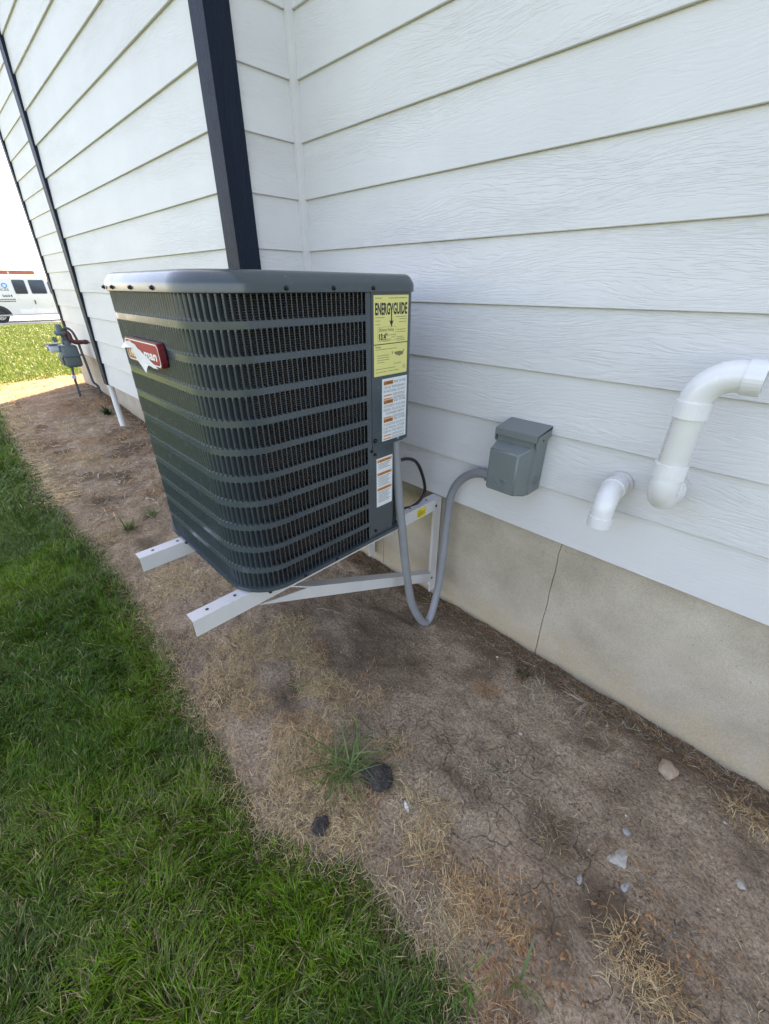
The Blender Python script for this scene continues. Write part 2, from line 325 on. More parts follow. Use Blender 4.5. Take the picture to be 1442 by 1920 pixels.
# ------------------------------------------------------------------ ground
def ground_z(x, y):
    z = lerp(x, [-400, -60, -27, -7, -4.6, -3.0, 3, 400], [-1.2, -1.1, -1.05, -.46, -.40, -.515, -.52, -.52])
    near = np.clip(1-np.abs(y)/8, 0, 1); return z*near + (1-near)*np.minimum(z, -.55)
def micro(x, y):
    soil = 1/(1+np.exp(-(y-edge_y(x))/.02))
    k = np.clip(1-np.abs(x+1)/9, 0, 1)
    lump = (fbm(x*3.1, y*3.1, 4)-.5)*.05+(fbm(x*14+5, y*14, 3)-.5)*.026+(fbm(x*45, y*45+9, 2)-.5)*.013
    trough = -.018*np.exp(-((y-.0)/.05)**2)+.012*np.exp(-((y+.13)/.06)**2)
    return (lump*(.35+.65*soil)+trough*soil)*k
def edge_y(x):
    b = lerp(x, [-30, -6.6, -5.2, -2.5, -1.1, -.4, .1, .6, .85, 1.02, 1.12, 1.22, 1.30, 1.38, 1.46, 1.58, 1.67, 2.2, 4],
             [-.3, -.3, -.97, -1.03, -1.03, -.98, -1.01, -1.05, -1.05, -1.065, -1.045, -.99, -.945, -.94, -.965, -.94, -.97, -.93, -1.0])
    return b+(fbm(x*3.3, x*0+4.2, 3)-.5)*.05+(fbm(x*13, x*0+9.2, 2)-.5)*.035
def lines(segs):
    out = []
    for a, b, n in segs: out += list(np.linspace(a, b, n, endpoint=False))
    return np.array(out+[segs[-1][1]])
gx = lines([(-400, -60, 14), (-60, -30, 12), (-30, -7, 60), (-7, -3, 130), (-3, -.6, 170), (-.6, 2.6, 290), (2.6, 6, 40), (6, 40, 12), (40, 400, 12)])
gy = lines([(-400, -40, 14), (-40, -6, 24), (-6, -2.2, 50), (-2.2, -1.5, 36), (-1.5, .14, 150), (.14, 12, 14), (12, 60, 10), (60, 400, 12)])
GX, GY = np.meshgrid(gx, gy, indexing='ij'); GZ = ground_z(GX, GY)+micro(GX, GY)
nx, ny = len(gx), len(gy)
V = np.stack([GX, GY, GZ], -1).reshape(-1, 3)
I = np.arange(nx*ny).reshape(nx, ny)
Q = np.stack([I[:-1, :-1], I[1:, :-1], I[1:, 1:], I[:-1, 1:]], -1).reshape(-1, 4)
def np_mesh(name, V, F, cols=None, smooth=True, attr='col'):
    me = bpy.data.meshes.new(name); n = F.shape[1]
    me.vertices.add(len(V)); me.vertices.foreach_set('co', V.astype(np.float32).ravel())
    me.loops.add(F.size); me.loops.foreach_set('vertex_index', F.astype(np.int32).ravel())
    me.polygons.add(len(F)); me.polygons.foreach_set('loop_start', np.arange(0, F.size, n, dtype=np.int32)); me.polygons.foreach_set('loop_total', np.full(len(F), n, np.int32))
    if smooth: me.polygons.foreach_set('use_smooth', np.ones(len(F), bool))
    if cols is not None:
        a = me.attributes.new(attr, 'FLOAT_COLOR', 'POINT'); c = np.ones((len(V), 4), np.float32); c[:, :3] = cols; a.data.foreach_set('color', c.ravel())
    me.update(calc_edges=True); me.validate(); return me
X_, Y_ = V[:, 0], V[:, 1]
turf = np.clip(.5-(Y_-edge_y(X_))/.03, 0, 1)*1.0
turf = np.maximum(turf, np.clip((-X_-6.3)/.4, 0, 1)); turf = np.maximum(turf, np.clip((X_-6)/2, 0, 1)); turf = np.maximum(turf, Y_ > 10)
damp_shade = np.clip(np.exp(-((Y_+.02)/.10)**2)*1.1*(.4+.9*fbm(X_*4, Y_*4+3)), 0, .9)  # wall foot darkened: moist humus, and shade painted into the soil colour
damp_shade = np.maximum(damp_shade, np.exp(-(((X_-.75)/.42)**2+((Y_+.42)/.28)**2))*1.25*fbm(X_*6, Y_*6))  # dark patch below the unit: part moist soil, part painted shade
damp_shade = np.clip(np.maximum(damp_shade, .8*np.clip((fbm(X_*5+40, Y_*5)-.56)*6, 0, 1)), 0, .85)
lit = np.clip((fbm(X_*2.3+9, Y_*2.3+77, 4)-.52)*5, 0, .75)*np.clip((-X_-.6)/1.5, .15, 1); lit = np.clip(lit+.7*np.clip((-X_-4.0)/1.0, 0, 1), 0, .85)
me = np_mesh('ground', V, Q, np.stack([turf, damp_shade, lit], -1), attr='mix'); me.materials.append(M_soil)
o = link('ground', me); o['kind'] = 'structure'

# street with kerb far off on the left
M_street = newmat('street_concrete', (.50, .48, .45), .85, mottle=.08, mscale=1.5, bump=.4)
b = MB()
for (xa, xb) in ((-38.6, -28.9),): b.add([(xa, -120, -1.02), (xb, -120, -1.02), (xb, 150, -1.02), (xa, 150, -1.02)], [(0, 1, 2, 3)])
o = b.build('street', M_street); o['kind'] = 'structure'
b = MB()
for yk in range(-20, 30, 3): b.box((-28.9, yk, -1.3), (-28.72, yk+2.99, -.99), .015)
o = b.build('kerb', M_street); o['kind'] = 'structure'

# ------------------------------------------------------------------ house
E_ = .178; ROWS = 27
house = thing('house', 'white lap sided house with black corner boards above a bare concrete foundation', 'house', (0, 0, -.52))
def board_mesh(L, e=E_, th=.0105, first=False):
    b = MB(); sec = [(-.0006, .0015), (-.0022, 0), (-th+.001, 0), (-th, .0012), (-.0215, e+.018), (-.0115, e+.018)]
    # n (outward) x z, front face from the bottom lip tapering back behind the board above
    b.prism(sec, lambda n, z, d: (d, -n, z), 0, L)
    me = b.mesh('siding_board'); me.materials.append(M_side); return me
def wall(origin, ang, L, rows=ROWS, z0=0):
    """origin = lower left seen from outside, wall runs along local +X, outward is local -Y"""
    core = MB().box((0, .0225, 0), (L, .12, rows*E_)); me = core.mesh('wall'); me.materials.append(M_sheath)
    Mx = Matrix.Translation(Vector(origin)) @ Matrix.Rotation(ang, 4, 'Z')
    wo = link('wall', me, house); wo.matrix_basis = Mx
    bm_ = board_mesh(L)
    for k in range(rows):
        o = bpy.data.objects.new('siding_board', bm_); COL.objects.link(o); o.parent = wo
        o.location = (0, 0, z0+k*E_)
    return wo
BUMP = -.318; XL = -2.68; XF = -5.45; TW = .094
wall((.0168, 0, 0), 0, 6.98)                                    # main wall, right of the inside corner
wall((0, BUMP+TW-.012, 0), PI/2, abs(BUMP)-TW-.0068, ROWS)                 # return of the bump-out, faces +x
wall((XL+TW-.012, BUMP, 0), 0, -XL-2*TW+.024)                  # bump-out front
wall((XL, 0, 0), -PI/2, abs(BUMP)-TW+.012)                     # far return of the bump-out, faces -x
wall((XF+TW-.012, 0, 0), 0, XL-XF-TW+.012-.002)                # wall beyond the bump-out
HT = ROWS*E_
def cornerboards(x, y, sx, name='corner_board'):
    """outside corner: one board on the -y face, one on the x face (sx = +1/-1), butted"""
    t = .019; z0, z1 = -.004, HT
    a = MB().box((x+sx*.012, y-.012, z0), (x-sx*(TW-.0125), y+.02, z1), .0007).build(name, M_black, house)
    c = MB().box((x+sx*.0112, y+.0202, z0), (x-sx*.020, y+TW-.0125, z1), .0007).build(name, M_black, house)
cornerboards(0, BUMP, 1); cornerboards(XL, BUMP, -1); cornerboards(XF, 0, -1)
MB().box((-.02, -.0185, 0), (.0165, .02, HT), .0008).build('inside_corner_strip', M_trimw, house)
MB().box((XL+.01, BUMP+.02, .001), (-.012, .03, .018)).build('bump_out_soffit', M_trimw, house)
# foundation: poured panels with form joints
fnd = MB().box((XF+.06, .0245, -.9), (7, .3, .03)).build('foundation', M_conc, house)
js = [XF+.04, -3.72, -1.9, .455, 1.311, 3.75, 7.0]
def found_panel(xa, xb):
    n = max(2, int((xb-xa)/.03)); nz = 24; vs = []; fs = []
    xs = np.linspace(xa+.0012, xb-.0012, n+1); zs = np.linspace(-.85, .02, nz+1)
    for i, x in enumerate(xs):
        for j, z in enumerate(zs):
            d = (fbm(np.array(x*4.0), np.array(z*4.0), 3)-.5)*.005+(fbm(np.array(x*25.), np.array(z*25.), 2)-.5)*.0022
            jx = x+(.0022*(fbm(np.array(z*18.+10), np.array(round(xa if i == 0 else xb, 3)*3.), 3)-.5)*2+(.0016*(1 if i == 0 else -1)*(fbm(np.array(z*40.+3+i), np.array(2.), 2)-.45)*2) if i in (0, n) else 0)
            vs.append((jx, .018+float(d), z))
    for i in range(n):
        for j in range(nz): fs.append((i*(nz+1)+j, (i+1)*(nz+1)+j, (i+1)*(nz+1)+j+1, i*(nz+1)+j+1))
    nb = len(vs); b = MB(); b.add(vs, fs, True)
    # returns at the joints
    for i in (0, n):
        rv = [vs[i*(nz+1)+j] for j in range(nz+1)]; rv2 = [(p[0], .05, p[2]) for p in rv]; k = nz+1
        b.add(rv+rv2, [(j, j+1, k+j+1, k+j) for j in range(nz)])
    return b.build('foundation_panel', M_conc, fnd)
for i in range(len(js)-1): found_panel(js[i], js[i+1])
# house end wall, back and roof (they shade the garden side)
M_roof = newmat('roof_shingle', (.08, .075, .07), .9, bump=.5, bscale=30)
MB().box((XF+.012, .125, -.9), (7, 9.6, HT-.02)).build('house_core', M_side, house)
b = MB(); ov = .32; xa, xb, ya, yb, zt = XF-ov, 7.2, -ov-.03, 9.6+ov, HT
b.add([(xa, ya, zt), (xb, ya, zt), (xb, yb, zt), (xa, yb, zt), (xa, ya, zt+.16), (xb, ya, zt+.16), (xb, yb, zt+.16), (xa, yb, zt+.16), (xa+4.4, 4.7, zt+2.3), (xb, 4.7, zt+2.3)],
      [(0, 3, 2, 1), (0, 1, 5, 4), (2, 3, 7, 6), (3, 0, 4, 7), (4, 5, 9, 8), (6, 7, 8, 9), (7, 4, 8), (1, 2, 6, 9, 5)])
b.build('roof', M_roof, house)

# ------------------------------------------------------------------ air conditioner
AX0, AX1, AY0, AY1, AR = .215, .855, -.885, -.255, .122
ac = thing('air_conditioner', 'dark grey louvered outdoor air conditioner unit on white brackets', 'air conditioner', ((AX0+AX1)/2, (AY0+AY1)/2, 0))
def outline(off=0, n=10, y1=AY1, r2=.05, x1=AX1):
    """rounded footprint, counter-clockwise seen from above, starting on the +x side at the back"""
    pts = []
    def arc(cx, cy, r, a0, a1, k):
        for i in range(k+1):
            a = math.radians(a0+(a1-a0)*i/k); pts.append((cx+r*math.cos(a), cy+r*math.sin(a)))
    x0, y0 = AX0-off, AY0-off; X1 = x1+off; Y1 = y1+off; R = AR+off; R2 = r2+off
    arc(X1-R, y0+R, R, 0, -90, n); arc(x0+R, y0+R, R, -90, -180, n); arc(x0+R2, Y1-R2, R2, 180, 90, n); arc(X1-R2, Y1-R2, R2, 90, 0, n)
    return pts
# louver path: along +x face from service panel, round the front corner, along -y face, round, along -x face, back face
PS = -.436
segs = [('l', (AX1, PS), (AX1, AY0+AR)), ('a', (AX1-AR, AY0+AR), 0, -90), ('l', (AX1-AR, AY0), (AX0+AR, AY0)), ('a', (AX0+AR, AY0+AR), -90, -180),
        ('l', (AX0, AY0+AR), (AX0, AY1-.05)), ]
def seglen(s): return math.hypot(s[2][0]-s[1][0], s[2][1]-s[1][1]) if s[0] == 'l' else AR*PI/2
PL = [seglen(s) for s in segs]; PT = sum(PL)
def path(s):
    for sg, L in zip(segs, PL):
        if s <= L or sg is segs[-1]:
            if sg[0] == 'l':
                dx, dy = (sg[2][0]-sg[1][0])/L, (sg[2][1]-sg[1][1])/L
                return Vector((sg[1][0]+dx*s, sg[1][1]+dy*s, 0)), Vector((dx, dy, 0)), Vector((-dy, dx, 0))
            a = math.radians(sg[2]+(sg[3]-sg[2])*s/L)
            n = Vector((math.cos(a), math.sin(a), 0)); return Vector((sg[1][0], sg[1][1], 0))+n*AR, Vector((math.sin(a), -math.cos(a), 0)), n
        s -= L
RP, RO, RT = .0686, .0535, .750
PIT = .0139
ss = [0]; acc = 0
for sg, L in zip(segs, PL):
    k = 1 if sg[0] == 'l' else 12
    for i in range(1, k+1): ss.append(acc+L*i/k)
    acc += L
def strip(b, s_list, za, zb, th=.0012):
    vs = []; n = len(s_list)
    for s in s_list:
        p, t, nn = path(s); sgn = nn
        for q in (p, p-nn*th):
            vs += [(q.x, q.y, za), (q.x, q.y, zb)]
    fs = []
    for i in range(n-1):
        a = i*4; c = a+4
        fs += [(a, c, c+1, a+1), (a+2, a+3, c+3, c+2), (a+1, c+1, c+3, a+3), (a, a+2, c+2, c)]
    b.add(vs, fs, True)
# path normal points outward?  (+x face: travel -y -> (-dy,dx) = (1,0))
b = MB()
strip(b, ss, RT, .7655)
for k in range(11):
    zt = RT-k*RP-RO; zb = RT-(k+1)*RP if k < 10 else .004
    strip(b, ss, zb, zt)
for k in range(11):
    zt = RT-k*RP; strip(b, [0, .018], zt-RO, zt); strip(b, [PT-.03, PT], zt-RO, zt)
o = b.build('louver_panel', M_metal, ac); smooth_by_angle(o.data, 40)
# one louver, local axes t, n, z ; height RO
def slat_mesh():
    zs = [0, .0006, .0016, .003, .0046, .0064, RO/2, RO-.0064, RO-.0046, RO-.003, RO-.0016, RO-.0006, RO]
    vs = []; fs = []; q = 5
    for z in zs:
        d = min(z, RO-z); k = min(1, d/.0062); k = math.sqrt(max(0, 1-(1-k)**2))
        for i in range(q):
            u = i/(q-1)
            t0 = -PIT/2+u*PIT; t1, n1 = [(-.0032, -.0105), (-.0006, -.0066), (.0022, -.0022), (.0038, .0006), (.0068, .0002)][i]
            vs.append((t0*(1-k)+t1*k, n1*k-.0006*(1-k), z))
    for j in range(len(zs)-1):
        for i in range(q-1): fs.append((j*q+i, j*q+i+1, (j+1)*q+i+1, (j+1)*q+i))
    b = MB(); b.add(vs, fs, True); me = b.mesh('louver'); me.materials.append(M_slat); return me
SM = slat_mesh(); inv_ac = PINV[ac.name]
nst = int((PT-.018-.032)/PIT); rest = MB(); cnt = 0
sv_ = [v.co.copy() for v in SM.vertices]; sf_ = [tuple(p.vertices) for p in SM.polygons]
for i in range(nst):
    s = .018+PIT*(i+.5); p, t, nn = path(s)
    for k in range(11):
        z = RT-k*RP-RO
        Mx = Matrix(((t.x, nn.x, 0, p.x), (t.y, nn.y, 0, p.y), (0, 0, 1, z), (0, 0, 0, 1)))
        if i < 27:
            o = bpy.data.objects.new('louver', SM); COL.objects.link(o); o.parent = ac; o.matrix_parent_inverse = inv_ac; o.matrix_basis = Mx
        else:
            rest.add([Mx @ v for v in sv_], sf_, True)
o = rest.build('louver', M_slat, ac); o['kind'] = 'stuff'
# back face of the cabinet (plain steel) and inner coil
pb = [(AX0, AY1-.0505), (AX0, AY1-.05)]
b = MB(); bk = []
for i in range(9):
    a = math.radians(180-90*i/8); bk.append((AX0+.05+.05*math.cos(a), AY1-.05+.05*math.sin(a)))
bk += [(AX1-.16, AY1)]
for i in range(len(bk)-1):
    (xa, ya), (xb, yb) = bk[i], bk[i+1]; b.add([(xa, ya, .004), (xb, yb, .004), (xb, yb, .765), (xa, ya, .765)], [(0, 1, 2, 3)], True)
b.build('back_panel', M_metal, ac)
cp = [(x, y) for x, y in outline(-.026)]
MB().prism(cp, lambda a, c, d: (a, c, d), .012, .755, True).build('coil', M_coil, ac)
# base pan with lip
pan = outline(.004, y1=-.30, r2=.03)
b = MB(); b.prism(pan, lambda a, c, d: (a, c, d), .0005, .010, True); 
rim = outline(.0075, y1=-.30, r2=.03); 
b.prism(rim, lambda a, c, d: (a, c, d), .006, .0155, True)
o = b.build('base_pan', M_metal, ac, 35)
MB().prism([(x, y) for x, y in outline(-.05, y1=-.262)], lambda a, c, d: (a, c, d), .002, .012).build('pan_floor', M_inner, ac)
# service corner: upper access cover and lower panel
r2 = .028; cov = [(AX1+.0012, PS+.0015)]
for i in range(9):
    a = math.radians(90*i/8); cov.append((AX1+.0012-r2+r2*math.cos(a), -.262-r2+r2*math.sin(a)))
cov += [(AX1-.16, -.262), (AX1-.16, -.30), (AX1-.02, -.30), (AX1-.02, PS+.0015)]
svc = MB().prism(cov, lambda a, c, d: (a, c, d), .330, .7475, True).build('access_cover', M_metal, ac, 35)
MB().box((AX1-.0185, PS+.0015, .3285), (AX1+.0035, -.30, .3355), .001).build('cover_lip', M_metal, svc)
low = [(AX1-.0006, PS), (AX1-.0006, -.345), (AX1-.004, -.337), (AX1-.10, -.337), (AX1-.10, -.36), (AX1-.02, PS)]
MB().prism(low, lambda a, c, d: (a, c, d), .014, .331, False).build('service_panel', M_metal, ac)
MB().box((AX1-.26, -.335, .014), (AX1-.10, -.33, .331)).build('valve_plate', M_metal, ac)
b = MB(); b.tube([(AX1-.07, -.337, .055), (AX1-.07, -.318, .055)], .013, 12); b.build('service_valve', newmat('brass', (.5, .33, .12), .35, metal=1), ac)
MB().tube([(AX1-.07, -.318, .055), (AX1-.07, -.300, .055)], .011, 12).build('valve_cap', M_valve, ac)
# top cap
prof = [(.005, .7475), (.007, .749), (.007, .7640), (.0062, .7680), (.003, .7735), (-.004, .7835), (-.010, .7880), (-.018, .7905), (-.032, .7910), (-.060, .7895)]
rings = []
def cap_outline(off):
    x0, y0, X1, Y1 = AX0-off, AY0-off, AX1+off, AY1+off; pts = []
    def arc(cx, cy, r, a0, a1, k=12):
        for i in range(k+1):
            a = math.radians(a0+(a1-a0)*i/k); pts.append((cx+r*math.cos(a), cy+r*math.sin(a)))
    R = max(AR+off, .03); R2 = max(.04+off, .02)
    arc(X1-R, y0+R, R, 0, -90); arc(x0+R, y0+R, R, -90, -180); arc(x0+R, Y1-R, R, 180, 90); arc(X1-R2, Y1-R2, R2, 90, 0); return pts
b = MB(); vs = []
for off, z in prof: vs += [(x, y, z) for x, y in cap_outline(off)]
n = len(cap_outline(0)); fs = [(j*n+i, j*n+(i+1) % n, (j+1)*n+(i+1) % n, (j+1)*n+i) for j in range(len(prof)-1) for i in range(n)]
cx, cy = (AX0+AX1)/2, (AY0+AY1)/2; base = (len(prof)-1)*n; m_ = len(vs)
last = vs[base:base+n]
for (x, y, z) in last:
    a = math.atan2(y-cy, x-cx); vs.append((cx+.235*math.cos(a), cy+.235*math.sin(a), .788))
for (x, y, z) in last:
    a = math.atan2(y-cy, x-cx); vs.append((cx+.225*math.cos(a), cy+.225*math.sin(a), .77))
fs += [(base+i, base+(i+1) % n, m_+(i+1) % n, m_+i) for i in range(n)]+[(m_+i, m_+(i+1) % n, m_+n+(i+1) % n, m_+n+i) for i in range(n)]
b.add(vs, fs, True); cap = b.build('top_cap', M_metal, ac, 32)
b = MB()
for r in np.linspace(.04, .23, 14): b.tube([(cx+r*math.cos(a), cy+r*math.sin(a), .781+.006*(1-(r/.23)**2)) for a in np.linspace(0, 2*PI, 29)], .0014, 5, False)
for a in np.linspace(0, 2*PI, 9)[:-1]: b.tube([(cx+r*math.cos(a), cy+r*math.sin(a), .779+.006*(1-(r/.23)**2)) for r in (.03, .12, .23)], .002, 5)
b.build('fan_guard', M_metal, cap)
MB().cyl((cx, cy, .70), (cx, cy, .765), .06, 20).build('fan_motor', M_inner, ac)
for q in range(3):
    bl = MB(); vs = []
    for r in np.linspace(.05, .21, 6):
        for u in (-.45, 0, .45):
            a = q*2*PI/3+u*(1.0 if r > .1 else .7); vs.append((cx+r*math.cos(a), cy+r*math.sin(a), .73+u*.08))
    bl.add(vs, [(i*3+j, i*3+j+1, i*3+4+j, i*3+3+j) for i in range(5) for j in range(2)], True); bl.build('fan_blade', M_inner, ac)
MB().prism(outline(-.034), lambda a, c, d: (a, c, d), .60, .612).build('shroud_floor', M_inner, ac)
# screws round the cap rim and panel
def screw(p, n, parent, r=.0042):
    p = Vector(p); n = Vector(n).normalized(); b = MB(); b.tube([p-n*.001, p+n*.0016], r*1.25, 12); b.tube([p+n*.0016, p+n*.0045, p+n*.006], [r, r*.95, r*.6], 6); b.build('screw', M_screw, parent)
for y in (-.56, -.432, -.69): screw((AX1+.007, y, .757), (1, 0, 0), cap)
screw((AX1-AR+.06, AY0+.017, .757), (.2, -1, 0), cap)
for x in (.31, .38, .52, .66): screw((x, AY0-.007, .757), (0, -1, 0), cap)
for z in (.322, .308, .036): screw((AX1, PS-.002 if z > .315 else PS+.012, z), (1, 0, 0), ac)
screw((AX1+.001, PS+.012, .352), (1, 0, 0), svc, .006)
for (y, z) in ((-.72, .0105), (-.60, .0105)): screw((AX1+.0075, y, z), (1, 0, 0), ac, .004)
screw((AX0+.22, AY0-.0075, .0105), (0, -1, 0), ac, .004)

# ---- flat print helpers: 2D (a right, b up) -> 3D on a plane
def text_mb(b, txt, x, y, h, mapf, d, w=None, align='LEFT', bold=0, shear=0):
    cu = bpy.data.curves.new('t', 'FONT'); cu.body = txt; cu.size = 1; cu.align_x = 'LEFT'; cu.offset = bold; cu.shear = shear; cu.resolution_u = 2
    ob = bpy.data.objects.new('t', cu); COL.objects.link(ob); dg = bpy.context.evaluated_depsgraph_get(); dg.update()
    me = bpy.data.meshes.new_from_object(ob.evaluated_get(dg)); vs = np.array([v.co[:2] for v in me.vertices]) if len(me.vertices) else np.zeros((0, 2))
    fs = [tuple(p.vertices) for p in me.polygons]
    bpy.data.objects.remove(ob); bpy.data.curves.remove(cu); bpy.data.meshes.remove(me)
    if len(vs) == 0: return
    mn, mx = vs.min(0), vs.max(0); sy = h/max(.68, 1e-6); sx = sy if w is None else w/(mx[0]-mn[0])
    wd = (mx[0]-mn[0])*sx; x0 = x-(wd if align == 'RIGHT' else wd/2 if align == 'CENTER' else 0)
    b.add([mapf(x0+(v[0]-mn[0])*sx, y+v[1]*sy, d) for v in vs], fs)
def bar(b, x0, y0, x1, y1, mapf, d): b.add([mapf(x0, y0, d), mapf(x1, y0, d), mapf(x1, y1, d), mapf(x0, y1, d)], [(0, 1, 2, 3)])
def scribble(b, x0, y0, x1, h, mapf, d, seed=0):       # a line of print too small to read
    R = random.Random(seed); x = x0
    while x < x1-.0006:
        L = R.uniform(.0018, .006); xe = min(x+L, x1); bar(b, x, y0, xe, y0+h, mapf, d); x = xe+R.uniform(.0007, .0013)
def rrect(w_, h_, r, k=4):
    P = []
    for cx_, cy_, a0 in ((w_-r, h_-r, 0), (r, h_-r, 90), (r, r, 180), (w_-r, r, 270)):
        for i in range(k+1):
            a = math.radians(a0+90*i/k); P.append((cx_+r*math.cos(a), cy_+r*math.sin(a)))
    return P
# energy label, 0.136 x 0.205
XF_ = AX1+.0012
mE = lambda a, c, d: (XF_+d, -.4265+a, .5375+c)
EW, EH = .134, .2035
lab = MB().prism(rrect(EW, EH, .002), mE, .0001, .0007).build('energy_label', M_yel, svc)
b = MB(); d = .0009
text_mb(b, 'ENERG', .005, EH-.046, .0265, mE, d, w=.056, bold=.034); text_mb(b, 'GUIDE', .0735, EH-.046, .0265, mE, d, w=.056, bold=.034)
yx = .0670
b.add([mE(*p, d) for p in [(yx-.0072, EH-.0195), (yx-.0032, EH-.0195), (yx, EH-.032), (yx+.0032, EH-.0195), (yx+.0072, EH-.0195), (yx+.0021, EH-.038), (yx+.0021, EH-.066), (yx-.0021, EH-.066), (yx-.0021, EH-.038)]], [(0, 1, 2, 8), (2, 3, 4, 5), (8, 2, 5), (8, 5, 6, 7)])
b.add([mE(*p, d) for p in [(yx-.0085, EH-.060), (yx-.0035, EH-.063), (yx+.0035, EH-.063), (yx+.0085, EH-.060), (yx, EH-.079)]], [(0, 1, 4), (1, 2, 4), (2, 3, 4)])
bar(b, 0, .0825, EW, .0847, mE, d)
text_mb(b, '13.4*', .0195, EH-.109, .0155, mE, d, w=.033, bold=.03)
b.build('print', M_ink, lab)
b = MB()
text_mb(b, 'Efficiency Rating', .0185, EH-.0875, .0075, mE, d, w=.058, bold=.012)
for (x0, x1, y) in ((.014, .084, .125), (.014, .084, .0895+.0005)): bar(b, x0, y+(.0015), x1, y+.0021, mE, d)
bar(b, .014, .0915, .0146, .1271, mE, d); bar(b, .0834, .0915, .084, .1271, mE, d)
bar(b, .0185, .1055-.0005, .081, .1063, mE, d); bar(b, .0185, .1005, .0193, .1095, mE, d); bar(b, .0803, .1005, .081, .1095, mE, d)
for i, (x0, x1, y) in enumerate([(.006, .03, EH-.008), (.055, .127, EH-.008), (.006, .04, EH-.054), (.006, .024, EH-.062), (.006, .024, EH-.071), (.083, .128, EH-.054), (.099, .128, EH-.060), (.097, .128, EH-.067),
        (.019, .03, .0975), (.068, .08, .0990), (.033, .066, .0945), (.033, .060, .0905), (.088, .126, .117), (.088, .126, .111), (.090, .118, .098), (.088, .121, .0935), (.088, .123, .089), (.006, .09, .0695),
        (.012, .058, .0535), (.012, .060, .0475), (.012, .06, .0415), (.012, .04, .0355), (.078, .108, .028), (.006, .085, .0180), (.006, .048, .0095), (.055, .098, .0095)]):
    scribble(b, x0, y, x1, .0017, mE, d, i)
text_mb(b, 'Notice', .006, .0745, .005, mE, d, bold=.02)
b.build('small_print', M_ink3, lab)
b = MB()   # little map silhouette and round seal
mp = [(0, 9), (3, 10), (8, 9.6), (14, 10.4), (20, 10), (24, 9), (27, 9.5), (30, 12), (32, 14), (33, 12), (31, 9), (30, 6), (29, 3), (27, 1), (24, 2), (20, 1), (17, -1), (15, 1), (10, 1.5), (6, 3), (2, 5)]
b.add([mE(.080+p[0]*.00125, .048+p[1]*.00125, d) for p in mp], [tuple(range(len(mp)))])
b.build('map_print', M_ink3, lab); b = MB()
b.add([mE(.070+p[0]*.001, .054+p[1]*.001, d) for p in [(0, 0), (4, 3), (3, 8), (0, 9)]], [(0, 1, 2, 3)]); b.build('map_print', M_ink3, lab); b = MB()
rs = [(math.cos(a), math.sin(a)) for a in np.linspace(0, 2*PI, 17)[:-1]]
b.add([mE(.122+r*c1, .0175+r*s1, d) for r in (.0055, .0046) for c1, s1 in rs], [(i, (i+1) % 16, 16+(i+1) % 16, 16+i) for i in range(16)])
text_mb(b, 'FC', .122, .0150, .0045, mE, d, align='CENTER')
b.build('seal_print', M_ink3, lab)
# warning label on the cover, wraps to the rounded back edge
mW = lambda a, c, d: (XF_+d, -.395+a, .3425+c)
WW, WH = .105, .185
lab = MB().prism(rrect(WW, WH, .002), mW, .0001, .0007).build('warning_label', M_wlab, svc)
bo = MB(); bk_ = MB(); bg_ = MB()
LN = [('w', 'RISK OF FIRE'), ('t', 'USE A2L REFRIGERANTS'), ('t', 'IN MACHINES, DO NOT'), ('o', ''), ('o', ''), ('w', 'RISK OF FIRE'), ('t', 'OR PROPERTY, IN ACCORD'), ('t', 'FEDERAL OR LOCAL REG'), ('t2', 'FLAMMABLE REFRIG'), ('o', ''), ('w', 'RISK OF FIRE'), ('t', 'IF IGNITION SOURCES'), ('t', 'ELECTRICAL OTHER'), ('t', 'KEEP IN THE SPECIFIC'), ('o', ''), ('o', '')]
y = WH-.016
for i, (k, tx) in enumerate(LN):
    if k == 'w':
        b1 = MB(); bar(b1, .006, y-.002, .046, y+.0095, mW, d); b1.build('orange_bar', M_org, lab); text_mb(bk_, 'WARNING', .0145, y+.0004, .0068, mW, .0011, w=.029, bold=.02)
        bk_.add([mW(*p, .0011) for p in [(.0075, y), (.0130, y), (.01025, y+.007)]], [(0, 1, 2)])
        text_mb(bg_, tx, .050, y, .0078, mW, d, w=.050); y -= .0130
    elif k == 't': text_mb(bg_, tx, .006, y, .0072, mW, d, w=.093); y -= .0110
    elif k == 't2': text_mb(bg_, tx, .016, y, .0072, mW, d, w=.080); y -= .0110
    else:
        b1 = MB(); bar(b1, .006, y+.001, .040, y+.0048, mW, d); b1.build('orange_bar', M_org, lab)
        for j in range(2): scribble(bg_, .044, y+.0042-j*.004, .098, .0016, mW, d, 90+i*3+j)
        y -= .0098
bk_.build('warning_print', M_ink, lab); bg_.build('small_print', M_ink2, lab)
# tall caution label on the lower panel
mC = lambda a, c, d: (AX1-.0006+d, -.4175+a, .1215+c)
CW, CH = .0705, .1685
lab = MB().prism(rrect(CW, CH, .001), mC, .0001, .0007).build('caution_label', M_wlab, ac)
bo = MB(); bk_ = MB(); bg_ = MB()
for (y, n) in ((.154, 4), (.110, 7), (.057, 8)):
    b1 = MB(); bar(b1, .003, y, CW-.003, y+.0095, mC, d); b1.build('orange_bar', M_org, lab); text_mb(bk_, 'CAUTION', CW/2+.004, y+.002, .0055, mC, .0011, align='CENTER')
    bk_.add([mC(*p, .0011) for p in [(.015, y+.0018), (.021, y+.0018), (.018, y+.0078)]], [(0, 1, 2)])
    for j in range(n): scribble(bg_, .008, y-.006-.0052*j, CW-.009-(j % 3)*.006, .0020, mC, d, 200+int(y*1000)+j)
bk_.build('caution_print', M_ink, lab); bg_.build('small_print', M_ink2, lab)
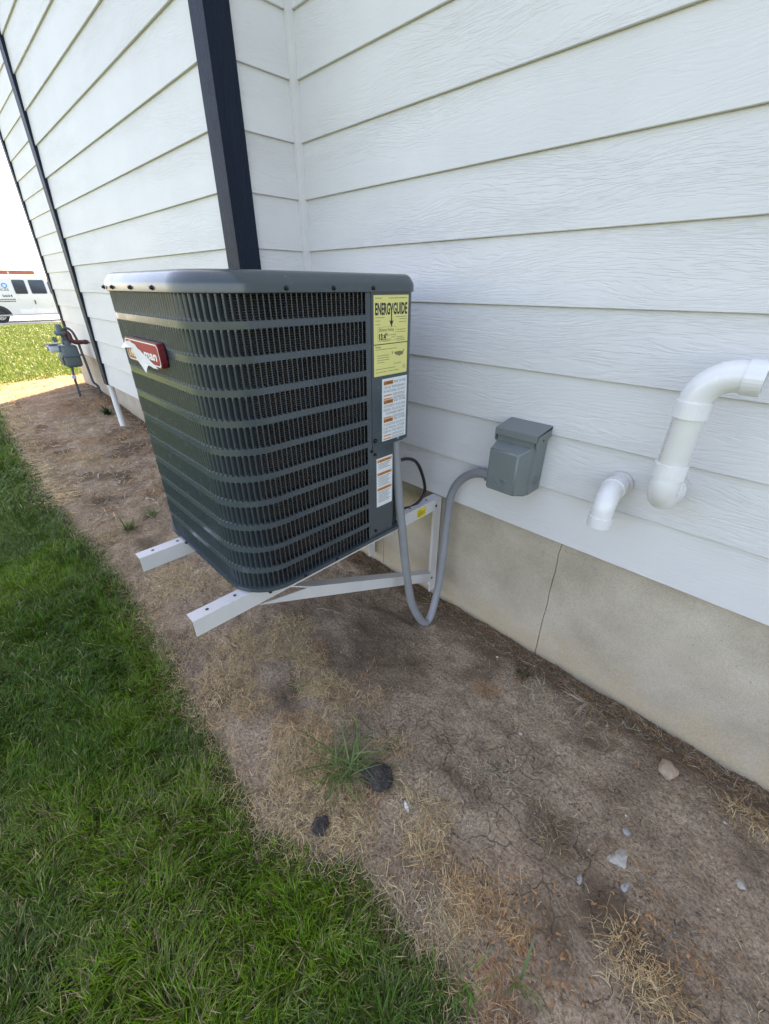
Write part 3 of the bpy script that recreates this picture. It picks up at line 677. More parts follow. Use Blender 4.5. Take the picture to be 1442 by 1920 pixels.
# badge on the front face with a torn strip of film
YB = AY0-.008
mB = lambda a, c, d: (.405+a, YB-d, .588+c)
BW, BH = .236, .056
badge = MB().prism(rrect(BW, BH, .012), mB, -.004, .010).build('badge', M_redd, ac)
MB().prism([(x*.985+BW*.0075, y*.94+BH*.03) for x, y in rrect(BW, BH, .012)], mB, .010, .0106).build('badge_face', M_red, badge)
o_ = rrect(BW, BH, .012); b = MB(); n = len(o_); k1 = [(x*.975+BW*.0125, y*.90+BH*.05) for x, y in o_]; k2 = [(x*.952+BW*.024, y*.81+BH*.095) for x, y in o_]
b.add([mB(*p, .0109) for p in k1]+[mB(*p, .0109) for p in k2], [(i, (i+1) % n, n+(i+1) % n, n+i) for i in range(n)]); b.build('badge_border', M_wht, badge)
b = MB(); text_mb(b, 'man', BW-.020, .016, .020, mB, .0112, w=.088, align='RIGHT', bold=.03, shear=.15); b.build('badge_lettering', M_wht, badge)
b = MB()
for i in range(4): bar(b, .018+i*.014, .010, .027+i*.014, .044, mB, .0112)
b.build('badge_stripes', M_gold, badge)
fl = [(-.026, .027, .018), (-.014, .033, .014), (-.004, .040, .0125), (.010, .047, .0120), (.024, .046, .0118), (.046, .049, .0118), (.062, .044, .0118), (.080, .043, .0118), (.094, .034, .0118), (.112, .031, .0118), (.128, .024, .0118), (.150, .020, .0120), (.168, .012, .0120), (.196, .004, .0120), (.212, -.002, .0125), (.180, -.003, .013), (.160, .000, .013), (.147, -.001, .014), (.140, -.009, .016), (.136, -.019, .018), (.118, -.012, .017), (.098, -.004, .015), (.070, .004, .0125), (.060, .014, .012), (.040, .020, .0118), (.018, .031, .0122), (-.004, .028, .014)]
b = MB(); cN = [(.060, .033, .0125), (.110, .012, .0135)]; k_ = len(fl)
b.add([mB(*p) for p in fl]+[mB(*p) for p in cN], [(i, (i+1) % k_, k_ if (i < 9 or i >= 22) else k_+1) for i in range(k_)]+[(9, k_+1, k_), (22, k_, k_+1)], True)
b.build('torn_film', M_film, badge)

# ------------------------------------------------------------------ wall brackets under the unit
def bracket(xr, label, sticker=False):
    """angle arm with its upright flange on the +x side at xr"""
    t = thing('wall_bracket', label, 'bracket', (xr-.02, 0, -.45), 'white steel brackets carrying the unit')
    arm = MB(); z = -.001; arm.prism([(xr, z), (xr, z-.052), (xr-.0035, z-.052), (xr-.0035, z-.0035), (xr-.040, z-.0035), (xr-.040, z)], lambda a, c, d: (a, d, c), -1.032, -.004)
    a = arm.build('arm', M_bracket, t)
    leg = MB(); leg.prism([(xr+.001, -.004), (xr+.001, -.042), (xr+.0045, -.042), (xr+.0045, -.0005), (xr-.036, -.0005), (xr-.036, -.004)], lambda p, q, d: (p, q, d), -.475, -.002)
    leg.build('wall_leg', M_bracket, t)
    p0 = Vector((0, -.905, .001)); p1 = Vector((0, -.046, -.385)); u = (p1-p0).normalized(); v = Vector((0, -u.z, u.y))
    if v.z < 0: v = -v
    br = MB(); sec = [(xr+.0042, .0), (xr+.0042, .042), (xr+.0008, .042), (xr+.0008, .0035), (xr-.034, .0035), (xr-.034, 0)]
    vs = [];
    for s in (p0, p1):
        for a_, c_ in sec:
            q_ = s+v*(.042-c_)+Vector((0, 0, -.03))
            if s is p0: q_ = q_-u*((q_.z+.0535+(.042-c_)*.85)/u.z) if a_ > xr else q_+u*.09     # cut the end level with the lower edge of the arm
            vs.append((a_, q_.y, q_.z))
    br.add(vs, [tuple(range(6)), tuple(range(6, 12))]+[(i, (i+1) % 6, 6+(i+1) % 6, 6+i) for i in range(6)]); br.build('brace', M_bracket, t)
    for y in (-.985, -.905, -.17, -.07):
        MB().tube([(xr-.021, y, z+.0002), (xr-.021, y, z+.0006)], .0048, 12).build('bolt_hole', M_hole, a)
    b = MB()
    for (y, zz) in ((-.035, -.03), (-.81, -.028), (-.03, -.40)): b.tube([(xr+.0005, y, zz), (xr+.006, y, zz)], .006, 6)
    b.build('bolt', M_screw, t)
    if sticker:
        mS = lambda p, q, d: (xr+d, -.150+p, -.047+q)
        st = MB().prism(rrect(.055, .036, .002), mS, .0002, .0007).build('sticker', M_stick, t)
        b = MB(); text_mb(b, 'WARNING', .005, .026, .005, mS, .0009, w=.022)
        for i in range(4): scribble(b, .005, .020-.0048*i, .050-(i % 2)*.006, .0022, mS, .0009, 400+i)
        b.build('print', M_ink, st)
    return t
bracket(.805, 'near white angle bracket with yellow sticker under the air conditioner', True)
bracket(.405, 'far white angle bracket jutting out toward the lawn behind the other')

# ------------------------------------------------------------------ electrical box, conduit, cable
BX0, BX1, BZ0, BZ1 = 1.068, 1.206, .168, .372
eb = thing('electrical_box', 'grey hooded outdoor electrical disconnect box on the siding', 'electrical box', ((BX0+BX1)/2, 0, BZ0))
MB().box((BX0+.004, -.078, BZ0), (BX1-.004, .0, BZ1-.004), .003).build('body', M_box, eb)
# raised cover with sloped shoulders
def frus(b, r0, y0, r1, y1):
    (xa, za, xb, zb), (xc, zc, xd, zd) = r0, r1
    vs = [(xa, y0, za), (xb, y0, za), (xb, y0, zb), (xa, y0, zb), (xc, y1, zc), (xd, y1, zc), (xd, y1, zd), (xc, y1, zd)]
    bm = bmesh.new(); v_ = [bm.verts.new(v) for v in vs]
    for f in ((0, 1, 2, 3), (7, 6, 5, 4), (0, 4, 5, 1), (1, 5, 6, 2), (2, 6, 7, 3), (3, 7, 4, 0)): bm.faces.new([v_[i] for i in f])
    bmesh.ops.recalc_face_normals(bm, faces=bm.faces); bmesh.ops.bevel(bm, geom=bm.edges[:], offset=.0045, segments=3, affect='EDGES'); b.frombm(bm, True)
b = MB(); frus(b, (BX0+.001, BZ0-.004, BX1-.004, BZ1-.040), -.076, (BX0+.003, BZ0+.002, BX1-.034, BZ1-.064), -.122); cover = b.build('cover', M_box, eb, 50)
MB().box((BX0+.003, -.084, BZ0+.02), (BX1-.006, -.077, BZ1-.01), .001).build('face_plate', M_box, eb)
b = MB(); b.prism([(.0, BZ1+.012), (-.094, BZ1-.002), (-.094, BZ1-.023), (-.090, BZ1-.023), (-.088, BZ1-.006), (0, BZ1+.004)], lambda a, c, d: (d, a, c), BX0-.002, BX1+.003)
for x in (BX0-.002, BX1+.0005):
    b.prism([(.0, BZ1+.010), (-.093, BZ1-.004), (-.093, BZ1-.036), (-.085, BZ1-.047), (-.075, BZ1-.045), (-.002, BZ1-.020)], lambda a, c, d: (d, a, c), x, x+.0025)
lid = b.build('lid', M_box, eb)
MB().tube([(BX1+.003, -.05, BZ1-.024), (BX1+.0045, -.05, BZ1-.024)], .003, 8).build('rivet', M_screw, lid)
for r in (.017, .011): MB().ring((BX1-.0045, -.038, BZ0+.040), (1, 0, 0), r, r-.002, .0015, 24).build('knockout', M_box, eb)
# embossed duck-like emblem on the cover
mD = lambda a, c, d=0: (BX0+.018+a, -.1225+d, BZ0+.020+c)
b = MB()
for pts in ([(0, .020), (.012, .0215), (.024, .021), (.036, .012), (.040, .006), (.028, .004), (.014, .009), (0, .020)], [(.036, .012), (.042, .022), (.041, .027), (.046, .031), (.052, .027), (.061, .023), (.051, .022), (.047, .016), (.050, .008), (.046, .003)], [(.010, .016), (.022, .016), (.032, .010)], [(.022, .002), (.042, -.001), (.052, -.002)]):
    b.tube([mD(*p) for p in pts], .0021, 6)
b.build('emblem', M_box, cover)
MB().sphere((BX0-.004, -.045, BZ0+.004), .014, 6, (1.2, 1, .6)).build('sealant', M_caulk, eb)
def smooth_path(P, n=8):
    P = [Vector(p) for p in P]; P = [2*P[0]-P[1]]+P+[2*P[-1]-P[-2]]; out = []
    for i in range(1, len(P)-2):
        for k in range(n):
            t = k/n; a, b_, c, d_ = P[i-1:i+3]
            out.append(.5*((2*b_)+(c-a)*t+(2*a-5*b_+4*c-d_)*t*t+(3*b_-a-3*c+d_)*t**3))
    return out+[P[-2]]
cpts = smooth_path([(.838, -.322, .345), (.842, -.314, .25), (.850, -.307, .12), (.862, -.297, -.02), (.876, -.286, -.18), (.890, -.262, -.35), (.905, -.222, -.455), (.912, -.185, -.497), (.912, -.150, -.470), (.902, -.105, -.36), (.895, -.078, -.22), (.887, -.062, -.07), (.892, -.055, .05), (.925, -.052, .125), (.985, -.050, .172), (1.066, -.047, .183)])
cd_ = thing('conduit', 'grey flexible conduit looping down from the box to the unit', 'conduit', (.912, -.185, -.51))
MB().tube(cpts, .0155, 14).build('conduit_tube', M_conduit, cd_)
b = MB(); b.ring((1.030, -.0487, .1797), (1, .05, .06), .0225, .012, .040, 8); b.build('connector', M_conduit, cd_)
b = MB(); b.ring((.838, -.322, .325), (-.05, -.1, 1), .0195, .012, .03, 18); b.build('connector', M_conduit, cd_)
cab = MB().tube(smooth_path([(.80, -.325, .21), (.815, -.26, .235), (.805, -.17, .20), (.79, -.10, .10), (.785, -.09, .03), (.775, -.15, -.005), (.765, -.25, .02), (.75, -.335, .055)]), .0062, 8).build('cable', M_cable)
tag(cab, 'thin black cable curling behind the grey conduit', 'cable')

# ------------------------------------------------------------------ white pvc vents
def arc_pts(c, u, v, r, a0, a1, k=14): return [Vector(c)+Vector(u)*(r*math.cos(math.radians(a0+(a1-a0)*i/k)))+Vector(v)*(r*math.sin(math.radians(a0+(a1-a0)*i/k))) for i in range(k+1)]
t = thing('vent_elbow', 'short white plastic elbow pointing down from the siding', 'vent pipe', (1.432, 0, .27))
r = .0295; px, pz = 1.434, .262
MB().tube([(px, .02, pz), (px, -.045, pz)], r*.96, 24).build('stub', M_pvc, t)
MB().ring((px, -.032, pz), (0, -1, 0), r*1.10, r*.9, .028, 28).build('coupling', M_pvc, t)
MB().ring((px, .004, pz), (0, -1, 0), r*1.22, r*.9, .010, 24).build('sealant', M_caulk, t)
el = [Vector((px, -.045, pz))]+arc_pts((px, -.048, pz-.052), (0, -1, 0), (0, 0, 1), .052, 90, 0)+[Vector((px, -.100, pz-.075))]
b = MB(); b.tube(el, r, 28, caps=False); b.build('elbow', M_pvc, t)
b = MB(); b.ring((px, -.100, pz-.066), (0, 0, -1), r*1.10, r*.86, .030, 28); b.build('coupling', M_pvc, t)
MB().tube([(px, -.100, pz-.06), (px, -.100, pz-.0605)], r*.9, 24).build('opening', M_hole, t)
t = thing('vent_pipe', 'tall white plastic vent pipe with elbows at both ends', 'vent pipe', (1.558, 0, .25))
r = .0318; px, pz, yy = 1.558, .292, -.128
low = [Vector((px, .02, pz)), Vector((px, -.062, pz))]+arc_pts((px, -.072, pz+.060), (0, -1, 0), (0, 0, -1), .060, 90, 0)+[Vector((px, yy, pz+.085))]
MB().tube(low, r*.99, 28).build('lower_elbow', M_pvc, t)
MB().ring((px, .006, pz), (0, -1, 0), r*1.2, r*.9, .012, 24).build('sealant', M_caulk, t)
MB().ring((px, yy, pz+.070), (0, 0, 1), r*1.10, r*.9, .034, 30).build('coupling', M_pvc, t)
MB().ring((px, -.014, pz), (0, -1, 0), r*1.12, r*.9, .026, 30).build('coupling', M_pvc, t)
MB().tube([(px, yy, pz+.09), (px, yy, pz+.245)], r*.965, 28).build('riser', M_pvcd, t)
MB().ring((px, yy, pz+.215), (0, 0, 1), r*1.10, r*.9, .036, 30).build('coupling', M_pvc, t)
up = [Vector((px, yy, pz+.235))]+arc_pts((px+.066, yy, pz+.245), (-1, 0, 0), (0, 0, 1), .066, 0, 90)+[Vector((px+.082, yy, pz+.311))]
b = MB(); b.tube(up, r*1.02, 28, caps=False); b.build('upper_elbow', M_pvc, t)
MB().ring((px+.070, yy, pz+.311), (1, 0, 0), r*1.12, r*.9, .032, 30).build('coupling', M_pvc, t)
MB().tube([(px+.078, yy, pz+.311), (px+.0785, yy, pz+.311)], r*.92, 24).build('opening', M_hole, t)
b = MB(); rr_ = r*.965+.0004; az_ = math.atan2(-1.13, .17)-1.05
for i in range(15):      # red printed line down the riser
    z_ = pz+.112+i*.0066; h_ = .0042-.0012*(i % 3)
    b.add([(px+rr_*math.cos(az_+q), yy+rr_*math.sin(az_+q), z_+dz) for q, dz in ((0, 0), (.05, 0), (.05, h_), (0, h_))], [(0, 1, 2, 3)])
b.build('printed_line', newmat('red_ink', (.45, .12, .10), .5), t)
# pipe stub hanging under the far corner of the bump-out
M_dp = newmat('dull_white_pvc', (.72, .72, .70), .4, mottle=.06, mscale=10)
dp = thing('drain_pipe', 'thin white pipe hanging below the far black corner of the wall', 'pipe', (-2.62, -.30, -.37))
MB().tube([(-2.655, -.292, .0), (-2.645, -.296, -.18), (-2.61, -.300, -.375)], .0235, 14, caps=False).build('pipe', M_dp, dp)
MB().ring((-2.652, -.293, -.035), (.05, 0, 1), .030, .02, .04, 16).build('coupling', M_dp, dp)

# ------------------------------------------------------------------ gas meter
M_gm = newmat('meter_paint', (.10, .135, .14), .45, mottle=.1, mscale=14)
M_gmd = newmat('meter_dark', (.06, .075, .085), .5, mottle=.1)
M_gi = newmat('meter_index', (.55, .60, .66), .3)
M_gr = newmat('red_pipe', (.10, .018, .018), .5, mottle=.15, mscale=20)
gz = -.42
gm = thing('gas_meter', 'grey gas meter with red pipe beside the far house corner', 'gas meter', (-4.5, -.2, gz))
b = MB(); b.box((-4.64, -.283, -.085), (-4.40, -.118, .155), .028); body = b.build('meter_body', M_gm, gm, 50)
b = MB(); b.box((-4.655, -.296, .035), (-4.385, -.106, .052), .004); b.build('flange', M_gm, gm)
b = MB(); b.box((-4.60, -.300, -.06), (-4.44, -.28, .03), .008); b.build('front_plate', M_gmd, gm)
b = MB(); b.box((-4.58, -.385, .085), (-4.45, -.28, .165), .022); b.build('index_housing', M_gi, gm, 50)
b = MB(); b.box((-4.56, -.388, .105), (-4.47, -.384, .15), .003); b.build('index_window', M_gmd, gm)
b = MB(); b.box((-4.60, -.40, .168), (-4.43, -.27, .178), .004); b.build('index_hood', M_gmd, gm)
for x in (-4.58, -4.44): MB().tube([(x, -.20, .15), (x, -.20, .215)], .026, 12).build('union', M_gm, gm)
b = MB(); b.tube([(-4.44, -.20, .21), (-4.44, -.205, .25), (-4.43, -.225, .30)], [.03, .034, .03], 12); b.build('valve', M_gmd, gm)
b = MB(); b.tube([(-4.43, -.235, .262), (-4.43, -.235, .285), (-4.43, -.235, .30), (-4.43, -.235, .305)], [.045, .062, .062, .03], 18); b.tube([(-4.43, -.235, .30), (-4.43, -.235, .36), (-4.43, -.235, .378)], [.033, .031, .018], 14); b.build('regulator', M_gm, gm)
for a in range(6): q = a*PI/3; MB().tube([(-4.43+.052*math.cos(q), -.235+.052*math.sin(q), .275), (-4.43+.052*math.cos(q), -.235+.052*math.sin(q), .31)], .006, 6).build('bolt', M_gmd, gm)
MB().tube([(-4.42, -.30, .20), (-4.42, -.315, .235), (-4.42, -.325, .25)], [.022, .022, .012], 10).build('relief_vent', M_gm, gm)
MB().tube(smooth_path([(-4.43, -.235, .30), (-4.42, -.19, .298), (-4.41, -.165, .27), (-4.40, -.16, .215), (-4.40, -.13, .185), (-4.40, -.06, .180)]), .024, 12).build('red_pipe', M_gr, gm)
MB().tube([(-4.40, -.065, .180), (-4.40, .03, .178)], .018, 12).build('house_pipe', M_gmd, gm)
MB().tube([(-4.40, -.05, .18), (-4.40, -.012, .179)], .025, 12).build('coupling', M_gr, gm)
MB().tube(smooth_path([(-4.43, -.215, .305), (-4.42, -.17, .335), (-4.41, -.125, .30), (-4.40, -.105, .21), (-4.40, -.095, .05), (-4.40, -.085, -.12), (-4.40, -.078, -.26), (-4.40, -.055, -.30), (-4.40, -.04, -.34), (-4.40, -.04, gz-.05)]), .013, 10).build('riser', M_gmd, gm)
MB().tube([(-4.44, -.235, -.08), (-4.44, -.245, -.24), (-4.44, -.25, gz-.04)], .013, 10).build('support_leg', M_gmd, gm)
MB().tube([(-4.44, -.25, -.36), (-4.42, -.16, -.35), (-4.40, -.05, -.335)], .008, 8).build('support_tie', M_gm, gm)
MB().box((-4.47, -.268, -.21), (-4.41, -.225, -.17), .006).build('clamp', M_gi, gm)

# ------------------------------------------------------------------ van and ladder
M_van = newmat('van_white', (.72, .71, .70), .3, coat=.4, mottle=.04, mscale=1.2)
M_glass = newmat('van_glass', (.015, .03, .045), .06, coat=.3)
M_tyre = newmat('tyre', (.02, .02, .02), .8); M_rim = newmat('wheel_rim', (.42, .42, .43), .35, metal=.6)
M_vd = newmat('van_dark', (.03, .03, .03), .6); M_lad = newmat('ladder_orange', (.50, .13, .09), .5, mottle=.1)
M_blue = newmat('van_blue', (.05, .28, .60), .4); M_vtx = newmat('van_text', (.06, .06, .09), .5)
VX = -29.5; VG = -1.02; VW = 2.0; YR, YN = .35, 5.85
van = thing('van', 'white work van with dark side windows parked on the street', 'van', (VX-VW/2, 3.1, VG))
def vs_profile(y):      # roof and belt insets along the length
    return y
b = MB(); secs = []
def vsec(y, ztop, zbot, wtop, wbot, wmid):
    """closed cross-section, from lower +x side up over the roof"""
    cx_ = VX-VW/2; zm = (zbot+.95) if ztop > .6 else (ztop-.06)
    h = [(wbot, zbot), (wmid, zbot+.12), (wmid, min(.30, ztop-.12)), (wtop+.05, ztop-.16), (wtop, ztop-.06), (wtop-.12, ztop), (0, ztop+.03)]
    P = [(cx_+w_, y, z_) for w_, z_ in h]+[(cx_-w_, y, z_) for w_, z_ in h[-2::-1]]
    return P
SEC = [(YR, .95, -.55, .80, .90, .93), (YR+.06, 1.10, -.66, .86, .94, .98), (YR+.4, 1.14, -.70, .88, .96, 1.0), (3.6, 1.14, -.70, .88, .96, 1.0), (4.15, 1.12, -.70, .87, .96, 1.0), (4.75, .75, -.70, .86, .96, 1.0), (5.05, .28, -.70, .90, .96, 1.0), (5.6, .12, -.68, .88, .94, .98), (YN, -.05, -.60, .82, .88, .92)]
vs = []; 
for sct in SEC: vs += vsec(*sct)
n = 13; fs = [(i*n+j, (i+1)*n+j, (i+1)*n+j+1, i*n+j+1) for i in range(len(SEC)-1) for j in range(n-1)]+[(i*n+n-1, (i+1)*n+n-1, (i+1)*n, i*n) for i in range(len(SEC)-1)]
fs += [tuple(range(n)), tuple(range((len(SEC)-1)*n, len(SEC)*n))]
b.add(vs, fs, True); vb = b.build('body', M_van, van, 30)
def vside(y, z, d=.006):
    # point on the +x flank: straight to z=.30 then leaning in to the roof
    if z < .30: x = VX
    else: x = VX-.07*(z-.30)/(.98-.30)
    return (x+d, y, z)
def vpanel(name, rect, mat, d, parent, r=.05):
    ya, za, yb, zb = rect; P = [(ya+p, za+q) for p, q in rrect(yb-ya, zb-za, r)]
    b = MB(); n = len(P); b.add([vside(*p, d) for p in P]+[vside(*p, d-.02) for p in P], [tuple(range(n))]+[(i, (i+1) % n, n+(i+1) % n, n+i) for i in range(n)]); return b.build(name, mat, parent)
for (ya, yb) in ((2.50, 3.175), (3.20, 4.02)):
    dr = vpanel('side_door', (ya, -.62, yb, 1.03), M_van, .010, van, .06)
    wn = vpanel('window', (ya+.09, .34, yb-.05, .99), M_glass, .016, dr, .06)
vpanel('handle', (3.27, -.16, 3.31, .04), M_vd, .03, van, .012)
vpanel('front_window', (4.12, .32, 4.62, .92), M_glass, .012, van, .05)
b = MB(); b.box((VX-.012, YR+.5, -.70), (VX+.014, 4.7, -.63), .004); b.build('sill', newmat('van_sill', (.45, .43, .42), .5), van)
for (y, nm) in ((1.63, 'wheel'), (5.05, 'wheel')):
    for xs in (VX-.10, VX-VW+.10):
        sgn = 1 if xs > VX-1 else -1
        wl = MB().ring((xs-.11*sgn, y, VG+.36), (sgn, 0, 0), .36, .22, .22, 28).build('wheel', M_tyre, van)
        b = MB(); b.tube([(xs-.02*sgn, y, VG+.36), (xs+.07*sgn, y, VG+.36)], .225, 20); b.tube([(xs+.07*sgn, y, VG+.36), (xs+.10*sgn, y, VG+.36)], .08, 14); b.build('rim', M_rim, wl)
        b = MB()
        for a in range(8): q = a*PI/4; b.tube([(xs+.071*sgn, y+.15*math.cos(q), VG+.36+.15*math.sin(q)), (xs+.073*sgn, y+.15*math.cos(q), VG+.36+.15*math.sin(q))], .03, 8)
        b.build('rim_hole', M_vd, wl)
    ar = MB(); P = [(y+.50*math.cos(a), VG+.36+.47*math.sin(a)) for a in np.linspace(-.15, PI+.15, 20)]
    ar.prism(P, lambda a, c, d_: (d_, a, c), VX-.3, VX+.003); ar.build('wheel_arch', M_vd, van)
mV = lambda a, c, d_: vside(a, c, .008)
b = MB(); 
q = [(math.cos(a), math.sin(a)) for a in np.linspace(0, 2*PI, 25)[:-1]]
b.add([mV(2.235+r_*c1, .73+r_*.95*s1, 0) for r_ in (.125, .075) for c1, s1 in q], [(i, (i+1) % 24, 24+(i+1) % 24, 24+i) for i in range(24)])
b.add([mV(*p, 0) for p in [(1.98, .62), (2.05, .62), (2.05, .84), (1.98, .84)]], [(0, 1, 2, 3)]); b.build('lettering', M_blue, van)
b = MB(); text_mb(b, 'ICES', 2.36, .49, .10, mV, 0, w=.36, align='RIGHT', bold=.01); text_mb(b, '0604', 2.42, .195, .11, mV, 0, w=.42, align='RIGHT', bold=.02)
for z in (.06, -.03):
    x = 1.6
    while x < 2.48: L = random.uniform(.04, .07); bar(b, x, z, x+L, z+.045, mV, 0); x += L+.015
b.build('lettering', M_vtx, van)
b = MB()
for y in (1.0, 2.6, 4.0): b.box((VX-VW+.12, y-.03, 1.14), (VX-.10, y+.03, 1.22)); b.box((VX-.18, y-.03, 1.05), (VX-.12, y+.03, 1.36))
b.build('roof_rack', M_van, van)
ld = thing('ladder', 'long orange ladder lying on top of the white van', 'ladder', (VX-.4, 2.4, 1.22))
for x in (VX-.16, VX-.56): MB().box((x-.02, .1, 1.235), (x+.02, 3.72, 1.42)).build('rail', M_lad, ld)
for i in range(11): MB().tube([(VX-.56, .3+i*.32, 1.34), (VX-.16, .3+i*.32, 1.34)], .02, 8).build('rung', M_lad, ld)

# ------------------------------------------------------------------ stones, lumps
def stone(name, x, y, size, sc, mat, label, cat, seed, sink=.3, rz=0, rough=.22, group=None, sub=3):
    bm = bmesh.new(); bmesh.ops.create_icosphere(bm, subdivisions=sub, radius=1); R = random.Random(seed); off = Vector((R.random()*50, R.random()*50, R.random()*50))
    from mathutils import noise
    for v in bm.verts:
        k = 1+rough*noise.noise(v.co*1.3+off)*1.6+rough*.5*noise.noise(v.co*3.5+off)+rough*.22*noise.noise(v.co*9+off)+(.10*noise.noise(v.co*11+off)+.07*noise.noise(v.co*23+off) if sub > 3 else 0)
        v.co = Vector((v.co.x*sc[0], v.co.y*sc[1], v.co.z*sc[2]))*k*size
    b = MB(); b.frombm(bm, False); me = b.mesh(name); me.materials.append(mat); smooth_by_angle(me, 30); o = link(name, me)
    zg = float(ground_z(np.array(x), np.array(y))+micro(np.array(x), np.array(y)))
    o.location = (x, y, zg+size*sc[2]*(1-2*sink)); o.rotation_euler = (0, 0, rz); return tag(o, label, cat, group)
M_st1 = newmat('tan_stone', (.34, .245, .165), .8, mottle=.25, mscale=60, bump=.6, bscale=120)
M_st2 = newmat('grey_stone', (.36, .325, .275), .8, mottle=.3, mscale=70, bump=.8, bscale=140)
M_st3 = newmat('blue_stone', (.29, .28, .265), .6, mottle=.15, mscale=60, bump=.4)
M_st4 = newmat('white_chip', (.75, .75, .75), .4)
M_asph = newmat('asphalt_lump', (.055, .048, .042), .9, spec=.25, mottle=.5, mscale=90, bump=1.0, bscale=160)
stone('stone', 1.816, -.142, .030, (.85, 1.0, .62), M_st1, 'round tan stone on the soil near the foundation', 'stone', 1, rz=.4)
stone('stone', 1.789, -.477, .022, (.70, 1.1, .5), M_st2, 'pale grey angular stone, largest on the open dirt', 'stone', 2, rz=-.5, rough=.4)
stone('stone', 1.821, -.523, .013, (.55, 1.1, .4), M_st3, 'small pale sliver of stone just below the grey stone', 'stone', 3, rz=-.3)
stone('stone', 1.784, -.395, .010, (1, .9, .6), M_st3, 'small bluish pebble just above the grey stone', 'stone', 4)
stone('stone', 1.737, -.586, .009, (.7, 1.2, .5), M_st3, 'tiny bluish stone left of the grey stone', 'stone', 6)
stone('asphalt_lump', 1.212, -.768, .043, (1.05, .80, .55), M_asph, 'large black asphalt lump beside the green grass tuft', 'lump', 7, rz=.7, rough=.20, sub=5, sink=.22)
stone('asphalt_lump', 1.193, -.965, .025, (.8, 1.0, .6), M_asph, 'smaller black asphalt lump at the edge of the lawn', 'lump', 8, rz=.3, rough=.18, sub=5, sink=.2)
stone('plastic_chip', 1.327, -.767, .013, (1.2, .45, .35), M_st4, 'white curved chip on the dirt near the asphalt lump', 'chip', 9, rz=-.5, rough=.15, sink=.1)
stone('stone', .38, -.765, .010, (1, .9, .7), M_st1, 'small tan pebble below the near bracket end', 'stone', 12)
stone('stone', -1.24, -.589, .018, (1, .8, .6), M_st2, 'small pale stone on the soil left of the unit', 'stone', 13)
stone('stone', 2.02, -.318, .011, (.9, .9, .6), M_st2, 'small whitish stone at the right edge of the dirt', 'stone', 14)

# ------------------------------------------------------------------ vegetation
def gz_at(x, y): return ground_z(x, y)+micro(x, y)
def blades(x, y, h, wd, az, lean, col, zoff=0, segs=2, curl=1.0, tipw=.35):
    """vectorised blades: quads/tris strips. az = lean azimuth, lean = horizontal reach / height"""
    n = len(x); z = gz_at(x, y)-.004+zoff; px_, py_ = -np.sin(az), np.cos(az)
    rows = []
    for k in range(segs+1):
        t = k/segs; up = h*(t-.25*lean*t*t*curl); out = h*lean*(t**1.7)
        ww = wd*(1-(1-tipw*(k < segs))*t**1.5) if k < segs else wd*0
        cx_, cy_ = x+np.cos(az)*out, y+np.sin(az)*out
        if k < segs: rows += [np.stack([cx_-px_*ww/2, cy_-py_*ww/2, z+up], -1), np.stack([cx_+px_*ww/2, cy_+py_*ww/2, z+up], -1)]
        else: rows.append(np.stack([cx_, cy_, z+up], -1))
    V = np.stack(rows, 1); m_ = V.shape[1]; base = (np.arange(n)*m_)[:, None]
    F = []
    for k in range(segs-1): a = 2*k; F += [(a, a+1, a+3), (a, a+3, a+2)]
    a = 2*(segs-1); F.append((a, a+1, a+2))
    F = np.array(F); FF = (base[:, :, None]+F[None]).reshape(-1, 3)
    C = np.repeat(col[:, None, :], m_, 1).reshape(-1, 3)
    return V.reshape(-1, 3), FF, C
def merge(parts):
    Vs, Fs, Cs = [], [], []; o = 0
    for V, F, C in parts: Vs.append(V); Fs.append(F+o); Cs.append(C); o += len(V)
    return np.concatenate(Vs), np.concatenate(Fs), np.concatenate(Cs)
def stuff(name, parts, mat, label, cat):
    V, F, C = merge(parts); me = np_mesh(name, V, F, C, smooth=True); me.materials.append(mat); o = link(name, me)
    o['kind'] = 'stuff'; o['label'] = label; o['category'] = cat; return o
def lawn_cols(x, y, n, sun=0):
    g1 = np.array([.090, .215, .010]); g2 = np.array([.175, .285, .018]); g3 = np.array([.034, .105, .008]); dry = np.array([.36, .30, .15]); blue = np.array([.075, .150, .032])
    u = rng.random(n)[:, None]; p = fbm(x*3, y*3)[:, None]; c = g1*(1-u)+g2*u
    dk = np.clip((p-.45)*4, 0, 1)*.7; c = c*(1-dk)+g3*dk
    bl = np.clip((fbm(x*1.7+31, y*1.7)[:, None]-.52)*5, 0, .6); c = c*(1-bl)+blue*bl
    pd = np.clip(.055+.18*np.clip((fbm(x*2.4+80, y*2.4+5)-.52)*5, 0, 1)+.55*np.exp(-np.abs(y-edge_y(x))/.05), 0, .75)
    isd = rng.random(n) < pd; c[isd] = dry*(.6+.7*rng.random((isd.sum(), 1)))
    return c*(.38+1.15*rng.random((n, 1)))
def scatter_lawn(x0, x1, y0, dens, h, wd, margin=0.0, y1=-.88):
    n = int((x1-x0)*(y1-y0)*dens); x = rng.uniform(x0, x1, n); y = rng.uniform(y0, y1, n)
    d = edge_y(x)-y+margin+rng.normal(0, .012, n); k = d > 0; x, y, d = x[k], y[k], d[k]; n = len(x)
    thin = np.clip(d/.10, .12, 1); k = rng.random(n) < thin; x, y, d = x[k], y[k], d[k]; n = len(x)
    cl = fbm(x*9, y*9, 2)*4*PI+fbm(x*30, y*30, 1)*4; az = cl+rng.normal(0, .9, n)
    hh = h*(.55+.6*rng.random(n))*(.65+.7*fbm(x*6+3, y*6, 2))*np.clip(.55+d/.15, .55, 1)
    return blades(x, y, hh, wd*(.6+.7*rng.random(n)), az, np.abs(rng.normal(.65, .45, n)), lawn_cols(x, y, n), segs=3)
